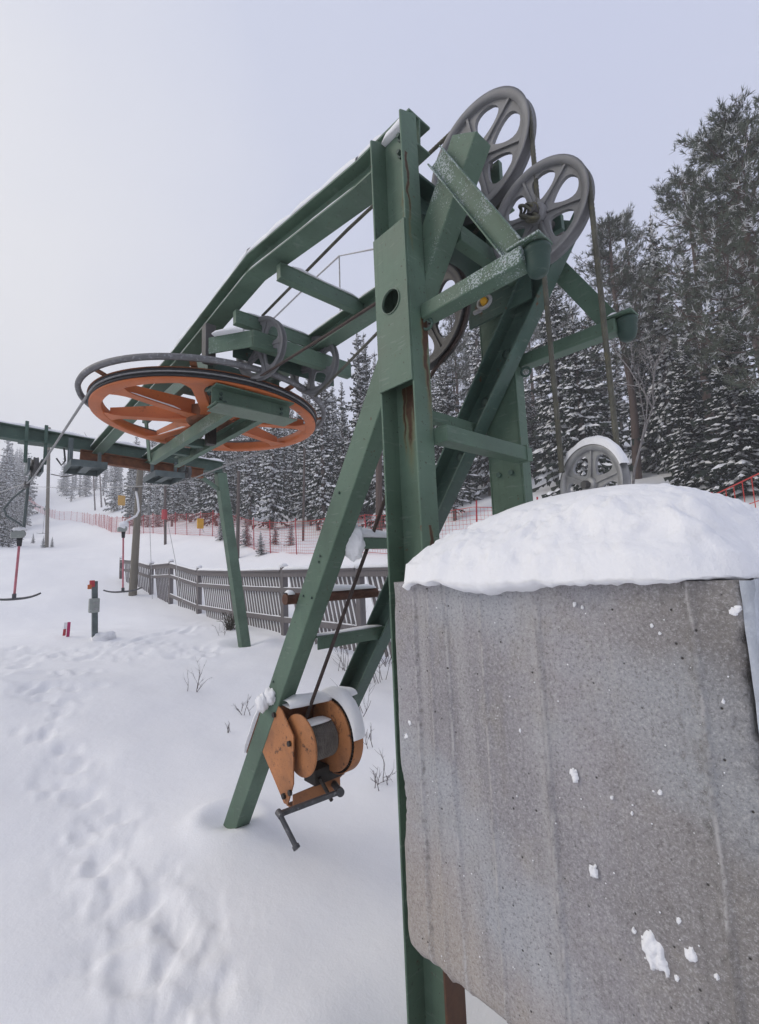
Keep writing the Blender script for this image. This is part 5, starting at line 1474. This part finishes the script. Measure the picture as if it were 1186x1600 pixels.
# forest behind the net
cnt = 0; taken = []
def forest(n, xr, yr, hr, label, group, kinds, name='spruce_tree', mind=1.6, cond=None):
    global cnt
    tries = 0; k = 0
    while k < n and tries < n*40:
        tries += 1
        y = random.uniform(*yr); x = random.uniform(*xr)
        if any((x-a)**2+(y-b)**2 < mind**2 for a, b in taken): continue
        if cond and not cond(x, y): continue
        taken.append((x, y)); kd = random.choice(kinds)
        plant(kd, (x, y, gz(x, y)), random.uniform(*hr), label, group, name, wid=random.uniform(.68, 1.25)); k += 1
forest(34, (13.2, 17), (13, 60), (4.8, 10), 'snow laden spruce in the forest edge behind the red net', 'spruces in the forest edge', SPR, mind=1.7)
forest(40, (17, 26), (4, 70), (6.5, 12.5), 'snow laden spruce deeper in the forest behind the net', 'spruces deeper in the forest', SPR, mind=1.9)
forest(34, (26, 52), (8, 110), (9, 14), 'snow dusted spruce on the wooded hillside', 'spruces on the hillside', SPR, mind=2.8)
forest(12, (24, 46), (2, 40), (11, 15), 'frosted pine among the hillside trees', 'pines on the hillside', PIN, name='pine_tree', mind=2.5)
forest(46, (17, 50), (75, 150), (8, 13), 'misty spruce along the upper slope', 'spruces along the upper slope', SPR, mind=2.6, cond=lambda x, y: x > 14+(y-75)*.03)
forest(70, (-6, 13), (80, 170), (9, 14), 'pale misty spruce at the left of the slope', 'misty spruces left of the slope', SPR, mind=2.2, cond=lambda x, y: x < .098*y-2.2)
forest(8, (-1.0, 2.2), (40, 58), (3, 5.5), 'young snowy spruce at the left border by the lift line', 'young spruces left of the lift', SPR, mind=1.2, cond=lambda x, y: x < .04*y+.1)
for (px, d, h_) in ((15, 42, 4.6), (2, 38, 5.5), (28, 50, 3.6), (-12, 36, 6), (10, 50, 7), (-3, 55, 8), (22, 58, 6.5), (36, 64, 6), (5, 66, 8.5), (12, 34, 3.2), (24, 44, 4)):
    g = gpt(px, d); plant(random.choice(SPR), g, h_, 'young snowy spruce at the left border by the lift line', 'young spruces left of the lift')
for (px, d, h_) in ((50, 41, .9), (66, 33.5, .9), (80, 34, .8)):
    g = gpt(px, d); plant(SPR[2], g, h_, 'tiny snowy spruce at the foot of the far lift pole', 'tiny spruces round the far pole', name='spruce_sapling')
for (px, d, h_) in ((345, 23, 1.6), (408, 19, 1.0), (455, 19.5, 1.2), (430, 20.5, 1.4), (385, 21, 1.6), (245, 40, 2.2), (230, 42, 2.6), (360, 30, 2.0)):
    g = gpt(px, d); plant(random.choice(SPR[:3]), g, h_, 'small snowy spruce low behind the red net', 'small spruces behind the net', name='spruce_sapling', wid=1.3)

# frosted bare birches by the right trees
def bare(seed, H, depth, m, name, p, label, cat, spread=.5, r0=.012, group=None, twigs=3):
    r = random.Random(seed); mb = MB()
    def grow(o, d, l, rad, k):
        q = [o]; dd = d.copy()
        for i in range(4):
            dd = (dd+Vector((r.gauss(0, .13), r.gauss(0, .13), r.gauss(.03, .08)))).normalized(); q.append(q[-1]+dd*l/4)
        mb.tube(q, [rad*(1-.14*i) for i in range(5)], 5 if k > 1 else 3, caps=False)
        if k <= 0: return
        for j in range(twigs+(1 if r.random() < .4 else 0)):
            s = r.uniform(.35, 1.0); i_ = min(3, int(s*4)); oo = q[i_].lerp(q[i_+1], s*4-i_)
            nd = (dd+Vector((r.gauss(0, 1), r.gauss(0, 1), r.gauss(0, .5)))*spread).normalized(); grow(oo, nd, l*r.uniform(.45, .75), rad*.58, k-1)
    return mb, grow
def birch(px, d, H, label):
    g = gpt(px, d); mb, grow = bare(px, H, 4, None, '', g, '', ''); grow(g-Vector((0, 0, .2)), Vector((0, 0, 1)), H*.55, .06, 4)
    T = thing('bare_tree', g, label, 'tree'); mb.build('branches', M['frost_twig'], T, 0)
birch(1000, 18, 7, 'bare frosted deciduous tree leaning among the trunks right of the block pulley')
birch(955, 22, 6, 'bare frosted deciduous tree in the white clearing behind the cables')
def shrub(px, py, H, n, label, seed, m='twig', spread=.45, group=None):
    g = on_ground(px, py); mb, grow = bare(seed, H, 2, None, '', g, '', '', spread=spread, twigs=2)
    r = random.Random(seed)
    for i in range(n):
        grow(g+Vector((r.gauss(0, .05), r.gauss(0, .05), -.05)), Vector((r.gauss(0, .35), r.gauss(0, .35), 1)).normalized(), H*r.uniform(.5, .8), .0045, 2)
    o = mb.build('twig_shrub', M[m], None, 0, origin=g); tag(o, label, 'shrub', group)
shrub(302, 1080, .42, 4, 'small bare shrub alone in the open snow left of the strut', 1)
shrub(588, 1060, .8, 7, 'bare twiggy shrub between the struts and the block', 2)
shrub(600, 1035, .95, 8, 'taller bare shrub touching the near column', 3)
shrub(540, 1045, .75, 7, 'bare shrub behind the flat rung', 4)
shrub(565, 1110, .5, 4, 'short bare shrub beside the lower end of the far strut', 5)
shrub(382, 1105, .28, 4, 'low twigs poking from the snow left of the winch', 6)
shrub(360, 1135, .14, 3, 'tiniest twigs in the snow left of the strut foot', 7)
shrub(585, 1160, .22, 4, 'low twigs in the snow right of the winch guard', 8)
shrub(600, 1215, .24, 5, 'tangled twigs low in the snow beside the block', 9, spread=1.0)
shrub(346, 990, .35, 2, 'dry stalks at the post next to the portal leg', 10)
# dry grass tuft on the fence post
g = gpt(359, 9.6); mb = MB(); r = random.Random(3)
for i in range(90):
    o = Vector((g.x+r.gauss(0, .05), g.y+r.gauss(0, .05), g.z-.02)); q = o+Vector((r.gauss(0, .12), r.gauss(0, .12), r.uniform(.15, .42)))
    mb.tube([o, o.lerp(q, .6)+Vector((0, 0, .05)), q], .004, 3, caps=False)
o = mb.build('grass_tuft', M['spruce_brown'], None, 0, origin=g); tag(o, 'brown dry grass tuft at the foot of the fence post by the portal leg', 'grass tuft')

# ------------------------------------------------------------------ haze
mb = MB(); mb.span((-450, -450, -24), (450, 450, 96))
hz = mb.build('haze', [], None, 0); hz['kind'] = 'stuff'
hm = bpy.data.materials.new('haze'); hm.use_nodes = True; nt = hm.node_tree; nt.nodes.clear()
ho = nt.nodes.new('ShaderNodeOutputMaterial'); hv = nt.nodes.new('ShaderNodeVolumePrincipled')
hv.inputs['Color'].default_value = (.93, .94, .97, 1); hv.inputs['Density'].default_value = .003
nt.links.new(hv.outputs[0], ho.inputs['Volume']); hz.data.materials.append(hm)
